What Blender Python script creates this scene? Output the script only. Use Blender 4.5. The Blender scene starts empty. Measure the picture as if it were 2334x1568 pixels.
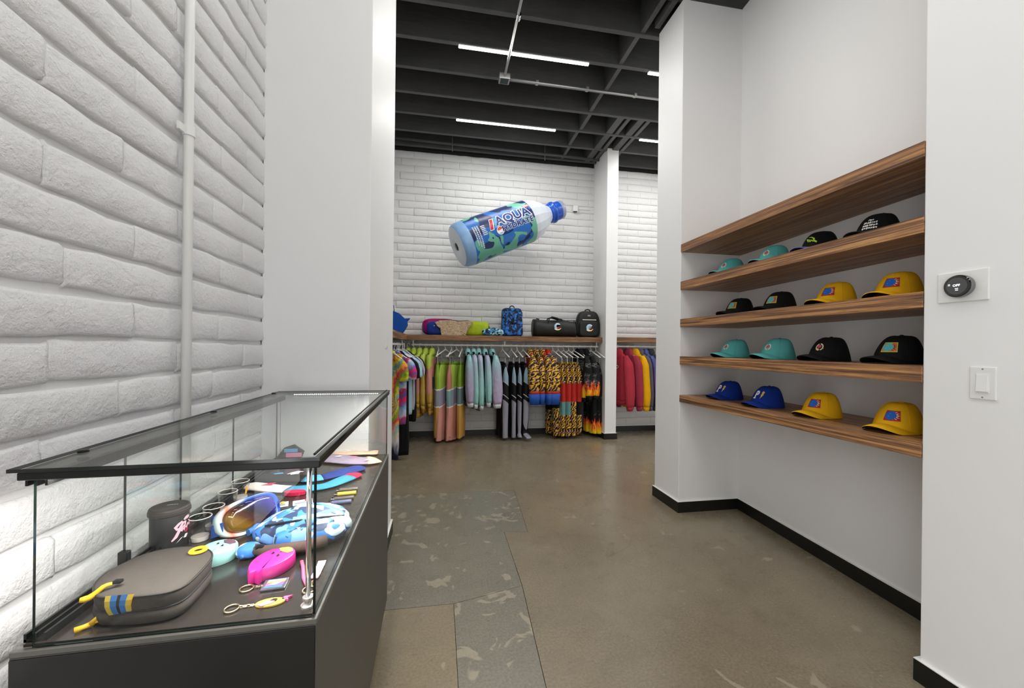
import bpy, bmesh, math, random
from mathutils import Vector, Matrix, noise as mnoise
SC = bpy.context.scene
COL = SC.collection
random.seed(7)
R = math.radians

# ------------------------------------------------------------------ camera, world, exposure, big lights
FPX, CX, CY, PHI, TH, EYE = 905.0, 1167.0, 791.6, 0.0105, R(10.03), 1.29
_c, _s = math.cos(PHI), math.sin(PHI)
_F = Vector((math.sin(TH), math.cos(TH), 0)); _Rt = Vector((math.cos(TH), -math.sin(TH), 0)); _Z = Vector((0, 0, 1))
_U = _Rt * _c + _Z * _s
_V = _Rt * _s - _Z * _c
cd = bpy.data.cameras.new('camera'); cam = bpy.data.objects.new('camera', cd); COL.objects.link(cam)
cd.sensor_width = 36; cd.lens = FPX * 36 / 2334; cd.shift_y = (CY - 784) / 2334
cd.clip_start = 0.02
m = Matrix((( _U.x, -_V.x, -_F.x, 0), (_U.y, -_V.y, -_F.y, 0), (_U.z, -_V.z, -_F.z, EYE), (0, 0, 0, 1)))
cam.matrix_world = m
SC.camera = cam
SC.view_settings.view_transform = 'Standard'; SC.view_settings.look = 'None'
SC.view_settings.gamma = 1; SC.view_settings.use_curve_mapping = False
SC.view_settings.exposure = 0.17
SC.cycles.use_denoising = True
SC.cycles.max_bounces = 12; SC.cycles.diffuse_bounces = 8; SC.cycles.glossy_bounces = 4
SC.cycles.transparent_max_bounces = 24; SC.cycles.transmission_bounces = 8
SC.cycles.caustics_reflective = False; SC.cycles.caustics_refractive = False
W = bpy.data.worlds.new('world'); SC.world = W; W.use_nodes = True
W.node_tree.nodes['Background'].inputs[0].default_value = (1, 1, 1, 1)
W.node_tree.nodes['Background'].inputs[1].default_value = 3.7

FRONT_POWER = 11
STRIP_POWER = 17      # watts of one ceiling strip light
CASE_POWER = 3.0      # watts of each LED strip inside the showcase

def ray(u, v):
    return ((u - CX) / FPX) * _U + ((v - CY) / FPX) * _V + _F
def onz(u, v, z):
    r = ray(u, v); return Vector((0, 0, EYE)) + r * ((z - EYE) / r.z)
def ony(u, v, y):
    r = ray(u, v); return Vector((0, 0, EYE)) + r * (y / r.y)
def onx(u, v, x):
    r = ray(u, v); return Vector((0, 0, EYE)) + r * (x / r.x)

# ------------------------------------------------------------------ object helpers
def tag(o, label=None, cat=None, group=None, kind=None):
    if label: o['label'] = label
    if cat: o['category'] = cat
    if group: o['group'] = group
    if kind: o['kind'] = kind
    return o
def thing(name, label, cat, loc=(0, 0, 0), rz=0.0, group=None):
    o = bpy.data.objects.new(name, None); COL.objects.link(o)
    o.empty_display_size = 0.05
    o.location = loc; o.rotation_euler = (0, 0, rz)
    return tag(o, label, cat, group)
def kids(o):
    return [c for c in bpy.data.objects if c.parent == o]
def copy_tree(o, parent=None, swap=None):
    c = o.copy(); COL.objects.link(c); c.parent = parent
    for ch in kids(o):
        copy_tree(ch, c, swap)
    return c

class MB:
    """collects verts/faces, builds ONE mesh object"""
    def __init__(s): s.v = []; s.f = []; s.mi = []
    def add(s, vs, fs, mi=0):
        n = len(s.v); s.v += [tuple(v) for v in vs]
        for k, f in enumerate(fs):
            s.f.append(tuple(i + n for i in f)); s.mi.append(mi if isinstance(mi, int) else mi[k])
        return s
    def box(s, x0, x1, y0, y1, z0, z1, mi=0):
        v = [(x0, y0, z0), (x1, y0, z0), (x1, y1, z0), (x0, y1, z0), (x0, y0, z1), (x1, y0, z1), (x1, y1, z1), (x0, y1, z1)]
        return s.add(v, [(3, 2, 1, 0), (4, 5, 6, 7), (0, 1, 5, 4), (1, 2, 6, 5), (2, 3, 7, 6), (3, 0, 4, 7)], mi)
    def cbox(s, c, d, M=None, mi=0):
        t = MB().box(-d[0] / 2, d[0] / 2, -d[1] / 2, d[1] / 2, -d[2] / 2, d[2] / 2)
        return s.add([Vector(c) + (M @ Vector(v) if M else Vector(v)) for v in t.v], t.f, mi)
    def prism(s, poly, z0, z1, mi=0, mtop=None):
        n = len(poly)
        v = [(p[0], p[1], z0) for p in poly] + [(p[0], p[1], z1) for p in poly]
        f = [tuple(range(n - 1, -1, -1)), tuple(range(n, 2 * n))] + [(i, (i + 1) % n, n + (i + 1) % n, n + i) for i in range(n)]
        return s.add(v, f, [mi, mi if mtop is None else mtop] + [mi] * n)
    def rings(s, rs, cap=True, mi=0, closed=False):
        n = len(rs[0]); v = [p for r in rs for p in r]; f = []
        m = len(rs)
        for j in range(m if closed else m - 1):
            a, b = j * n, ((j + 1) % m) * n
            for i in range(n):
                f.append((a + i, a + (i + 1) % n, b + (i + 1) % n, b + i))
        if cap and not closed:
            f.append(tuple(range(n - 1, -1, -1))); f.append(tuple((m - 1) * n + i for i in range(n)))
        return s.add(v, f, mi)
    def tube(s, pts, r, n=8, mi=0, closed=False, cap=True, flat=1.0, up=None):
        pts = [Vector(p) for p in pts]; rr = r if isinstance(r, (list, tuple)) else [r] * len(pts)
        rs = []; prev = None
        for i, p in enumerate(pts):
            if closed: t = pts[(i + 1) % len(pts)] - pts[i - 1]
            else: t = pts[min(i + 1, len(pts) - 1)] - pts[max(i - 1, 0)]
            t.normalize()
            if prev is None:
                a = Vector(up) if up else (Vector((0, 0, 1)) if abs(t.z) < 0.9 else Vector((1, 0, 0)))
            else: a = prev
            b = a - t * a.dot(t)
            if b.length < 1e-6: b = t.orthogonal()
            b.normalize(); prev = b; c2 = t.cross(b)
            rs.append([p + (b * math.cos(2 * math.pi * k / n) * flat + c2 * math.sin(2 * math.pi * k / n)) * rr[i] for k in range(n)])
        return s.rings(rs, cap, mi, closed)
    def lathe(s, prof, n=24, c=(0, 0, 0), M=None, mi=0, cap=True):
        rs = []
        for r, z in prof:
            ring = [Vector((r * math.cos(2 * math.pi * k / n), r * math.sin(2 * math.pi * k / n), z)) for k in range(n)]
            rs.append([Vector(c) + (M @ p if M else p) for p in ring])
        return s.rings(rs, cap, mi)
    def build(s, name, mats, parent=None, smooth=False, bevel=0, seg=2, loc=None, rot=None, sub=0):
        me = bpy.data.meshes.new(name); me.from_pydata(s.v, [], s.f)
        if not isinstance(mats, (list, tuple)): mats = [mats]
        for m_ in mats: me.materials.append(m_)
        for p, k in zip(me.polygons, s.mi): p.material_index = k
        bm = bmesh.new(); bm.from_mesh(me)
        bmesh.ops.recalc_face_normals(bm, faces=bm.faces)
        if bevel:
            es = [e for e in bm.edges if len(e.link_faces) == 2 and e.calc_face_angle(0) > 0.6]
            bmesh.ops.bevel(bm, geom=es, offset=bevel, segments=seg, affect='EDGES', profile=0.5, clamp_overlap=True)
        bm.to_mesh(me); bm.free()
        if smooth:
            for p in me.polygons: p.use_smooth = True
            if smooth != 'all':
                me.set_sharp_from_angle(angle=R(smooth if smooth is not True else 42))
        o = bpy.data.objects.new(name, me); COL.objects.link(o)
        if parent: o.parent = parent
        if loc: o.location = loc
        if rot: o.rotation_euler = rot
        if sub:
            md = o.modifiers.new('sub', 'SUBSURF'); md.levels = sub; md.render_levels = sub
        return o
def struct(o, label=None):
    o['kind'] = 'structure'
    if label: o['label'] = label
    return o

# decal: flat outline (s,t) mapped onto a curved surface
def decal(name, polys, mapf, mat, parent, step=0.012, off=0.0008):
    bm = bmesh.new()
    for poly in polys:
        vs = [bm.verts.new((p[0], p[1], 0)) for p in poly]
        try: bm.faces.new(vs)
        except ValueError: pass
    return _decal_finish(name, bm, mapf, mat, parent, step, off)
def _decal_finish(name, bm, mapf, mat, parent, step, off):
    if step:
        xs = [v.co.x for v in bm.verts]; ys = [v.co.y for v in bm.verts]
        for ax, lo, hi in ((0, min(xs), max(xs)), (1, min(ys), max(ys))):
            k = 1
            while lo + k * step < hi:
                co = [0, 0, 0]; no = [0, 0, 0]; co[ax] = lo + k * step; no[ax] = 1
                bmesh.ops.bisect_plane(bm, geom=bm.verts[:] + bm.edges[:] + bm.faces[:], plane_co=co, plane_no=no, dist=1e-6)
                k += 1
    bmesh.ops.triangulate(bm, faces=bm.faces[:])
    for v in bm.verts: v.co = Vector(mapf(v.co.x, v.co.y, off))
    me = bpy.data.meshes.new(name); bm.to_mesh(me); bm.free(); me.materials.append(mat)
    o = bpy.data.objects.new(name, me); COL.objects.link(o)
    if parent: o.parent = parent
    return o
def text_mesh(txt, size, sx=1.0, shear=0.0, bold=0.0, align='CENTER', spacing=1.0):
    cu = bpy.data.curves.new('lettering', 'FONT'); cu.body = txt; cu.size = size; cu.shear = shear
    cu.align_x = align; cu.align_y = 'CENTER'; cu.offset = bold; cu.space_character = spacing; cu.resolution_u = 4
    to = bpy.data.objects.new('lettering', cu); COL.objects.link(to)
    bpy.context.view_layer.update()
    me = bpy.data.meshes.new_from_object(to.evaluated_get(bpy.context.evaluated_depsgraph_get()))
    bpy.data.objects.remove(to); bpy.data.curves.remove(cu)
    for v in me.vertices: v.co.x *= sx
    return me
def text_decal(name, txt, size, mapf, mat, parent, at=(0, 0), sx=1.0, shear=0.0, bold=0.0, rot=0.0, step=0.02, off=0.001, spacing=1.0):
    me = text_mesh(txt, size, sx, shear, bold, spacing=spacing)
    bm = bmesh.new(); bm.from_mesh(me); bpy.data.meshes.remove(me)
    c, s = math.cos(rot), math.sin(rot)
    for v in bm.verts:
        x, y = v.co.x, v.co.y
        v.co = (at[0] + x * c - y * s, at[1] + x * s + y * c, 0)
    return _decal_finish(name, bm, mapf, mat, parent, step, off)
def stroke(pts, w):
    """flat pen stroke along pts, as quads"""
    P = [Vector((p[0], p[1])) for p in pts]; out = []
    L = []; Rr = []
    for i, p in enumerate(P):
        d = (P[min(i + 1, len(P) - 1)] - P[max(i - 1, 0)]).normalized(); n = Vector((-d.y, d.x)) * (w[i] if isinstance(w, (list, tuple)) else w) / 2
        L.append(p + n); Rr.append(p - n)
    for i in range(len(P) - 1): out.append([tuple(L[i]), tuple(L[i + 1]), tuple(Rr[i + 1]), tuple(Rr[i])])
    return out
def circle(cx, cy, r, n=20, ry=None, a0=0, a1=2 * math.pi):
    ry = ry or r
    return [(cx + r * math.cos(a0 + (a1 - a0) * k / n), cy + ry * math.sin(a0 + (a1 - a0) * k / n)) for k in range(n)]

# ------------------------------------------------------------------ materials
def srgb(h):
    if isinstance(h, str):
        h = h.lstrip('#'); h = [int(h[i:i + 2], 16) / 255 for i in (0, 2, 4)]
    return tuple((c / 12.92 if c <= 0.04045 else ((c + 0.055) / 1.055) ** 2.4) for c in h) + (1.0,)
class NT:
    def __init__(s, name):
        s.m = bpy.data.materials.new(name); s.m.use_nodes = True; s.t = s.m.node_tree
        s.b = s.t.nodes['Principled BSDF']; s.out = s.t.nodes['Material Output']
    def n(s, typ, **kw):
        nd = s.t.nodes.new(typ)
        for k, v in kw.items():
            if k.startswith('_'): setattr(nd, k[1:], v)
            else: nd.inputs[k.replace('__', ' ')].default_value = v
        return nd
    def l(s, a, b): s.t.links.new(a, b)
    def coord(s, kind='Object', scale=(1, 1, 1), rot=(0, 0, 0), loc=(0, 0, 0)):
        tc = s.n('ShaderNodeTexCoord'); mp = s.n('ShaderNodeMapping')
        mp.inputs['Scale'].default_value = scale; mp.inputs['Rotation'].default_value = rot; mp.inputs['Location'].default_value = loc
        s.l(tc.outputs[kind], mp.inputs[0]); return mp.outputs[0]
    def noise(s, co, scale, detail=3, rough=0.55, dist=0.0, out=0):
        nd = s.n('ShaderNodeTexNoise'); nd.inputs['Scale'].default_value = scale; nd.inputs['Detail'].default_value = detail
        nd.inputs['Roughness'].default_value = rough; nd.inputs['Distortion'].default_value = dist
        if co: s.l(co, nd.inputs['Vector'])
        return nd.outputs[out]
    def ramp(s, fac, stops, interp='LINEAR'):
        rp = s.n('ShaderNodeValToRGB'); cr = rp.color_ramp; cr.interpolation = interp
        while len(cr.elements) < len(stops): cr.elements.new(0.5)
        for e, (p, c) in zip(cr.elements, stops):
            e.position = p; e.color = c if len(c) == 4 else tuple(c) + (1,)
        s.l(fac, rp.inputs[0]); return rp.outputs[0]
    def math(s, op, a, b=None):
        nd = s.n('ShaderNodeMath'); nd.operation = op
        for i, x in enumerate((a, b)):
            if x is None: continue
            if isinstance(x, (int, float)): nd.inputs[i].default_value = x
            else: s.l(x, nd.inputs[i])
        return nd.outputs[0]
    def mix(s, fac, a, b, blend='MIX'):
        nd = s.n('ShaderNodeMix'); nd.data_type = 'RGBA'; nd.blend_type = blend
        for i, x in ((0, fac), (6, a), (7, b)):
            if isinstance(x, (int, float, tuple)): nd.inputs[i].default_value = x
            else: s.l(x, nd.inputs[i])
        return nd.outputs[2]
    def bump(s, h, strength=0.3, dist=0.01):
        nd = s.n('ShaderNodeBump'); nd.inputs['Strength'].default_value = strength; nd.inputs['Distance'].default_value = dist
        s.l(h, nd.inputs['Height']); s.l(nd.outputs[0], s.b.inputs['Normal'])
    def col(s, x):
        if isinstance(x, tuple): s.b.inputs['Base Color'].default_value = x
        else: s.l(x, s.b.inputs['Base Color'])
    def done(s, rough=0.5, metal=0.0, spec=0.5, **kw):
        s.b.inputs['Roughness'].default_value = rough; s.b.inputs['Metallic'].default_value = metal
        s.b.inputs['Specular IOR Level'].default_value = spec
        for k, v in kw.items(): s.b.inputs[k.replace('__', ' ')].default_value = v
        return s.m
def plain(name, c, rough=0.5, metal=0.0, spec=0.5, nz=0.0, nscale=60, bump=0.0, **kw):
    k = NT(name); c = srgb(c)
    if nz or bump:
        co = k.coord(); f = k.noise(co, nscale, 4)
        if nz: k.col(k.mix(f, tuple(max(0, x * (1 - nz)) for x in c[:3]) + (1,), tuple(min(1, x * (1 + nz)) for x in c[:3]) + (1,)))
        else: k.col(c)
        if bump: k.bump(f, bump, 0.004)
    else: k.col(c)
    return k.done(rough, metal, spec, **kw)
def fabric(name, c, rough=0.85, weave=700, fold=0.25, spec=0.25, sheen=0.0):
    k = NT(name); c = srgb(c); co = k.coord()
    f = k.noise(co, 14, 3); g = k.noise(co, weave, 2)
    k.col(k.mix(f, tuple(x * 0.86 for x in c[:3]) + (1,), tuple(min(1, x * 1.1) for x in c[:3]) + (1,)))
    k.bump(k.math('ADD', k.math('MULTIPLY', f, 1.0), k.math('MULTIPLY', g, 0.05)), fold, 0.02)
    return k.done(rough, 0, spec, Sheen__Weight=sheen)
def cells(name, colors, scale=9, dist=1.2, rough=0.8, stops=None, kind='Object', stretch=(1, 1, 1), detail=1.5, metal=0.0, spec=0.3, bump=0.15):
    """camouflage-like: noise cut into flat colours"""
    k = NT(name); co = k.coord(kind, stretch)
    f = k.noise(co, scale, detail, 0.5, dist)
    n = len(colors)
    st = stops or [0.0] + [0.36 + 0.28 * i / (n - 1) for i in range(n - 1)]
    k.col(k.ramp(f, [(p, srgb(c)) for p, c in zip(st, colors)], 'CONSTANT'))
    k.bump(k.noise(co, 20, 2), bump, 0.02)
    return k.done(rough, metal, spec)
def camo3(name, base, dark, light, scale=4.0, rough=0.8, extra=None, bump=0.1):
    k = NT(name)
    def n_(loc, sc, thr):
        f = k.noise(k.coord('Object', loc=loc), sc, 1.2, 0.45, 0.7)
        return k.ramp(f, [(0.0, (0, 0, 0, 1)), (thr, (1, 1, 1, 1))], 'CONSTANT')
    c = k.mix(n_((3.1, 7.7, 1.3), scale, 0.51), srgb(base), srgb(dark))
    c = k.mix(n_((9.4, 2.2, 5.8), scale * 0.9, 0.54), c, srgb(light))
    if extra: c = k.mix(n_((5.5, 0.3, 8.1), scale * 1.3, 0.60), c, srgb(extra))
    k.col(c); k.bump(k.noise(k.coord(), 16, 2), bump, 0.02)
    return k.done(rough, 0, 0.3)
M = {}
def _wall():
    k = NT('white wall paint'); co = k.coord()
    f = k.noise(co, 1.6, 3); g = k.noise(co, 180, 3)
    k.col(k.mix(f, srgb('#e4e4e4'), srgb('#e9e9e9')))
    k.bump(g, 0.06, 0.002)
    return k.done(0.5, 0, 0.4)
M['wall'] = _wall()
def _brick(name, sc, strength, dist, a='#d6d6d6', b='#e0e0e0'):
    k = NT(name); co = k.coord('Object')
    geo = k.n('ShaderNodeNewGeometry'); oi = k.n('ShaderNodeObjectInfo')
    tc = k.n('ShaderNodeTexCoord')
    add = k.n('ShaderNodeVectorMath'); add.operation = 'ADD'
    k.l(geo.outputs['Position'], add.inputs[0]); add.inputs[1].default_value = (0, 0, 0)
    p = add.outputs[0]
    f = k.noise(p, sc, 6, 0.62); g = k.noise(p, sc * 5, 4, 0.6); h = k.noise(p, 2.5, 2)
    k.col(k.mix(h, srgb(a), srgb(b)))
    k.bump(k.math('ADD', f, k.math('MULTIPLY', g, 0.35)), strength, dist)
    return k.done(0.6, 0, 0.35)
M['brick'] = _brick('white painted block', 16, 0.55, 0.012)
M['brick_near'] = _brick('white painted rough block', 22, 0.75, 0.012, '#dadadb', '#e4e4e5')
M['mortar'] = _brick('white painted mortar', 14, 0.4, 0.01, '#cfcfcf', '#d8d8d8')
def _black(name, c='#0c0c0a', rough=0.4):
    return plain(name, c, rough, nz=0.3, nscale=30)
M['baseblack'] = _black('black baseboard paint')
M['basecap'] = plain('flat white', '#e8e8e6', 0.5)
def _joist():
    k = NT('black painted timber'); co = k.coord('Object', (1.0, 8, 8))
    f = k.noise(co, 5, 5, 0.6, 0.6); g = k.noise(k.coord(), 1.2, 3)
    k.col(k.mix(k.math('MULTIPLY', f, g), srgb('#3a3a3a'), srgb('#727271')))
    k.bump(f, 0.25, 0.005)
    return k.done(0.5, 0, 0.4)
M['joist'] = _joist()
M['deckdark'] = plain('black roof decking', '#171717', 0.6, nz=0.3, nscale=6)
def _floor(name, a, b, c, blotch=0.0, bscale=5.0):
    k = NT(name); geo = k.n('ShaderNodeNewGeometry'); p = geo.outputs['Position']
    f = k.noise(p, 1.1, 5, 0.6, 0.6); g = k.noise(p, 7, 6, 0.65); h = k.noise(p, 90, 3)
    base = k.ramp(f, [(0.3, srgb(a)), (0.52, srgb(b)), (0.72, srgb(c))])
    base = k.mix(k.math('MULTIPLY', g, 0.55), base, srgb('#4f4638'), 'MIX')
    base = k.mix(0.16, base, k.ramp(h, [(0.3, (0.1, 0.09, 0.07, 1)), (0.7, (0.5, 0.46, 0.4, 1))]))
    # dark rusty scrawl lines
    wv = k.n('ShaderNodeTexNoise'); k.l(p, wv.inputs['Vector']); wv.inputs['Scale'].default_value = 1.9; wv.inputs['Detail'].default_value = 2; wv.inputs['Distortion'].default_value = 1.5
    ln = k.math('ABSOLUTE', k.math('SUBTRACT', wv.outputs[0], 0.5))
    lm = k.ramp(ln, [(0.0, (1, 1, 1, 1)), (0.006, (0, 0, 0, 1))])
    gate = k.ramp(k.noise(p, 1.3, 1), [(0.55, (0, 0, 0, 1)), (0.65, (1, 1, 1, 1))])
    base = k.mix(k.math('MULTIPLY', k.math('MULTIPLY', lm, gate), 0.45), base, srgb('#54431f'))
    # pale worn patches
    bn = k.noise(p, bscale, 2.5, 0.55, 0.9)
    bm_ = k.ramp(bn, [(0.68 - blotch, (0, 0, 0, 1)), (0.70 - blotch, (1, 1, 1, 1))])
    base = k.mix(k.math('MULTIPLY', bm_, 0.62), base, srgb('#a39a86'))
    k.col(base)
    rr = k.n('ShaderNodeMapRange'); k.l(g, rr.inputs[0]); rr.inputs[3].default_value = 0.16; rr.inputs[4].default_value = 0.36
    k.l(rr.outputs[0], k.b.inputs['Roughness'])
    k.bump(k.math('ADD', h, g), 0.05, 0.003)
    m_ = k.done(0.3, 0, 0.5)
    return m_
M['floor_brown'] = _floor('polished brown concrete', '#7a6d55', '#897c64', '#968a71')
M['floor_grey'] = _floor('polished grey concrete', '#737062', '#7d7a6c', '#868272', 0.085, 7.0)
M['floor_tan'] = _floor('polished tan concrete', '#806f55', '#8f8165', '#998c71')
M['crack'] = plain('dark joint', '#2c271f', 0.8)
def _walnut():
    k = NT('walnut veneer'); co = k.coord('Object', (14, 0.9, 14))
    d = k.noise(co, 1.0, 3, 0.5, 0.4)
    co2 = k.coord('Object', (30, 0.55, 30))
    g = k.noise(co2, 1.6, 6, 0.65, 1.3)
    fine = k.noise(k.coord('Object', (160, 1.6, 160)), 2.0, 3, 0.6)
    c1 = k.ramp(g, [(0.36, srgb('#43322a')), (0.45, srgb('#8a6144')), (0.54, srgb('#bb8654')), (0.63, srgb('#e2ab70'))])
    c1 = k.mix(k.math('MULTIPLY', d, 0.35), c1, srgb('#7a5a45'))
    ring = k.ramp(k.noise(k.coord('Object', (52, 0.6, 52)), 1.0, 4, 0.6, 2.6), [(0.47, (0, 0, 0, 1)), (0.5, (1, 1, 1, 1)), (0.53, (0, 0, 0, 1))])
    c1 = k.mix(k.math('MULTIPLY', ring, 0.6), c1, srgb('#2e211b'))
    c1 = k.mix(k.math('MULTIPLY', fine, 0.3), c1, srgb('#33241b'))
    k.col(c1); k.bump(fine, 0.08, 0.002)
    return k.done(0.4, 0, 0.4)
M['walnut'] = _walnut()
def _walnutx():
    k = NT('walnut veneer lengthwise'); co2 = k.coord('Object', (1.6, 30, 30))
    g = k.noise(co2, 1.6, 6, 0.65, 1.3)
    c1 = k.ramp(g, [(0.30, srgb('#4a3526')), (0.44, srgb('#6f4f37')), (0.56, srgb('#8d6544')), (0.70, srgb('#b08052'))])
    k.col(c1)
    return k.done(0.45, 0, 0.4)
M['walnutx'] = _walnutx()
def _emit(name, c, st):
    k = NT(name); k.col((0.9, 0.9, 0.9, 1))
    k.b.inputs['Emission Color'].default_value = c; k.b.inputs['Emission Strength'].default_value = st
    return k.done(0.5)
M['strip'] = _emit('strip light diffuser', (1, 0.99, 0.96, 1), 6.0)
M['led'] = _emit('white led', (1, 0.97, 0.93, 1), 8.0)
M['whitemetal'] = plain('white powder coat', '#e4e4e2', 0.35, spec=0.5)
M['whiteplastic'] = plain('white plastic', '#e2e2e0', 0.35)
M['greymetal'] = plain('grey conduit', '#9a9a98', 0.4, 0.6)
M['chrome'] = plain('chrome', '#d8d8d8', 0.12, 1.0)
M['blackmetal'] = plain('black anodised aluminium', '#121312', 0.3, 0.3, nz=0.1)
M['case_side'] = plain('charcoal laminate', '#514d47', 0.5, nz=0.08, nscale=200)
M['case_deck'] = plain('dark deck laminate', '#2d2926', 0.2, nz=0.07, nscale=40, spec=0.6)
M['greytrim'] = plain('grey aluminium', '#74736e', 0.35, 0.5)
def _glass(name, tint, ior=1.45, k_=1.0):
    k = NT(name); t = k.t
    tr = k.n('ShaderNodeBsdfTransparent'); tr.inputs[0].default_value = tint
    gl = k.n('ShaderNodeBsdfGlossy'); gl.inputs['Roughness'].default_value = 0.0; gl.inputs[0].default_value = (1, 1, 1, 1)
    lw = k.n('ShaderNodeLayerWeight'); lw.inputs[0].default_value = 0.5
    fac = k.math('ADD', 0.03, k.math('MULTIPLY', k.math('POWER', lw.outputs['Facing'], 5.0), 0.9))
    mx = k.n('ShaderNodeMixShader')
    k.l(k.math('MULTIPLY', fac, k_), mx.inputs[0]); k.l(tr.outputs[0], mx.inputs[1]); k.l(gl.outputs[0], mx.inputs[2])
    k.l(mx.outputs[0], k.out.inputs[0])
    return k.m
M['glass'] = _glass('clear glass', (0.97, 0.98, 0.975, 1), 1.4, 0.5)
M['glassedge'] = plain('green black glass edge', '#0d1714', 0.12, spec=0.6)
M['tumbler'] = _glass('tumbler glass', (0.965, 0.96, 0.955, 1), 1.5, 1.3)
# ================================================================== SETTING
XB, YB, ZC = -0.79, 5.8, 4.10         # brick wall plane, back wall plane, underside of the joists
YJ, XJ = 1.956, -0.335                # stub wall by the showcase
XR = 1.855                            # right wall plane
# ---- floor: cast slabs with sawn joints between them
fl = MB().box(-1.2, 4.2, -3.3, 6.2, -0.12, -0.006).build('floor', M['crack'])
struct(fl, 'polished brown concrete floor with grey patched slabs and sawn joints')
j = [onz(*p, 0) for p in [(860, 1131), (1172, 1117), (1203, 1212), (1149, 1212), (1190, 1335), (1245, 1568), (1034, 1376), (860, 1394)]]
j = [Vector((p.x, p.y)) for p in j]
g = 0.0022
A0 = Vector((-1.2, j[0].y + 0.03)); A1, A2, A3, A4 = j[1], j[2], j[3], j[4]
d = (j[5] - j[4]).normalized(); A5 = j[4] + d * 3.6
C0 = j[6]; C1 = Vector((-1.2, j[7].y + 0.01)); C2 = C0 + Vector((0.0, -3.6)) + Vector((0.02, 0))
def slab(poly, mat):
    c = sum((Vector(p) for p in poly), Vector((0, 0))) / len(poly)
    q = []
    n = len(poly)
    for i in range(n):       # shrink each outline a hair so the joint shows
        p = Vector(poly[i]); a = (Vector(poly[i]) - Vector(poly[i - 1])); b = (Vector(poly[(i + 1) % n]) - p)
        na = Vector((-a.y, a.x)).normalized(); nb = Vector((-b.y, b.x)).normalized()
        q.append(p + (na + nb) * g * 0.5)
    o = MB().prism([(p.x, p.y) for p in q], -0.02, 0.0).build('slab', mat, fl)
    return o
big = [A0, A1, A2, A3, A4, A5, Vector((4.2, A5.y)), Vector((4.2, 6.2)), Vector((-1.2, 6.2))]
slab(big, M['floor_brown'])
slab([A0, C1, C0, A4, A3, A2, A1], M['floor_grey'])
slab([C0, C2, Vector((A5.x, C2.y)) if False else A5, A4], M['floor_grey'])
slab([C1, Vector((-1.2, C2.y)), C2, C0], M['floor_tan'])

# ---- bricks
def brick_mesh(name, L, H, T, seed, rough=0.004, mat=None):
    """one slump block: front face bulging towards +X (local), rounded worn edges; L along y, H along z"""
    rnd = random.Random(seed)
    fy = [0, 0.022, 0.2, 0.4, 0.6, 0.8, 0.978, 1]; fz = [0, 0.09, 0.5, 0.91, 1]
    ny, nz = len(fy) - 1, len(fz) - 1
    v = []; f = []
    lift = [rnd.uniform(-rough, rough) for _ in range(ny + 1)]; lift2 = [rnd.uniform(-rough, rough) for _ in range(ny + 1)]
    for k, b in enumerate(fz):
        for i, a in enumerate(fy):
            x = T - (0.005 if k in (0, nz) else 0) - (0.0015 if i in (0, ny) else 0) + rnd.uniform(-rough, rough) * 0.5
            y = (a - 0.5) * L + (rnd.uniform(-1, 1) * rough if 1 < i < ny - 1 else 0)
            z = (b - 0.5) * H + (lift[i] if k < 2 else lift2[i] if k > 2 else 0)
            v.append((x, y, z))
    W_ = ny + 1
    for k in range(nz):
        for i in range(ny):
            f.append((k * W_ + i, k * W_ + i + 1, (k + 1) * W_ + i + 1, (k + 1) * W_ + i))
    edge = [i for i in range(W_)] + [k * W_ + ny for k in range(1, nz + 1)] + [nz * W_ + i for i in range(ny - 1, -1, -1)] + [k * W_ for k in range(nz - 1, 0, -1)]
    n0 = len(v)
    for i in edge: v.append((0.0, v[i][1], v[i][2]))
    for q in range(len(edge)):
        a, b = edge[q], edge[(q + 1) % len(edge)]
        f.append((b, a, n0 + q, n0 + (q + 1) % len(edge)))
    me = bpy.data.meshes.new(name); me.from_pydata(v, [], f); me.materials.append(mat)
    for p in me.polygons: p.use_smooth = True
    return me
def place(me, parent, loc, rz, flip=False, sc=1.0):
    o = bpy.data.objects.new('brick', me); COL.objects.link(o); o.parent = parent
    o.location = loc; o.rotation_euler = (0, 0, rz + 0.0); o.scale = (1, sc * (-1 if flip else 1), 1)
    return o
CH, CL = 0.1016, 0.406
wl = MB().box(-1.05, XB - 0.014, -0.45, 6.2, 0, 4.42).box(-1.05, XB - 0.014, -3.3, -0.45, 0, 0.06).box(-1.05, XB - 0.014, -3.3, -0.45, 2.6, 4.42).box(-1.05, XB - 0.014, -3.3, -3.05, 0.06, 2.6).build('wall_left', M['mortar'])  # opening behind the camera added to let fill light in low
struct(wl, 'white painted slump block wall beside the glass showcase')
near = [brick_mesh('brick', CL + 0.003, CH - 0.014, 0.023, s, 0.0045, M['brick_near']) for s in range(8)]
rnd = random.Random(3)
for r in range(0, 34):
    z = (r + 0.5) * CH - 0.02
    off = 0.5 * (r % 2) * CL + rnd.uniform(-0.03, 0.03)
    y = 0.16 - off
    while y < YJ + 0.1:
        if y + CL > 0.1:
            place(rnd.choice(near), wl, (XB - 0.026 + rnd.uniform(-0.003, 0.004), y + CL / 2, z + rnd.uniform(-0.003, 0.003)), 0)
        y += CL
wb = MB().box(-1.05, 4.0, YB + 0.012, YB + 0.3, 0, 4.06).build('wall_back', M['mortar'])
struct(wb, 'white painted slump block wall behind the clothes rails')
far = [brick_mesh('brick', CL - 0.001, CH - 0.006, 0.019, s + 50, 0.0028, M['brick']) for s in range(8)]
low = MB()
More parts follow.
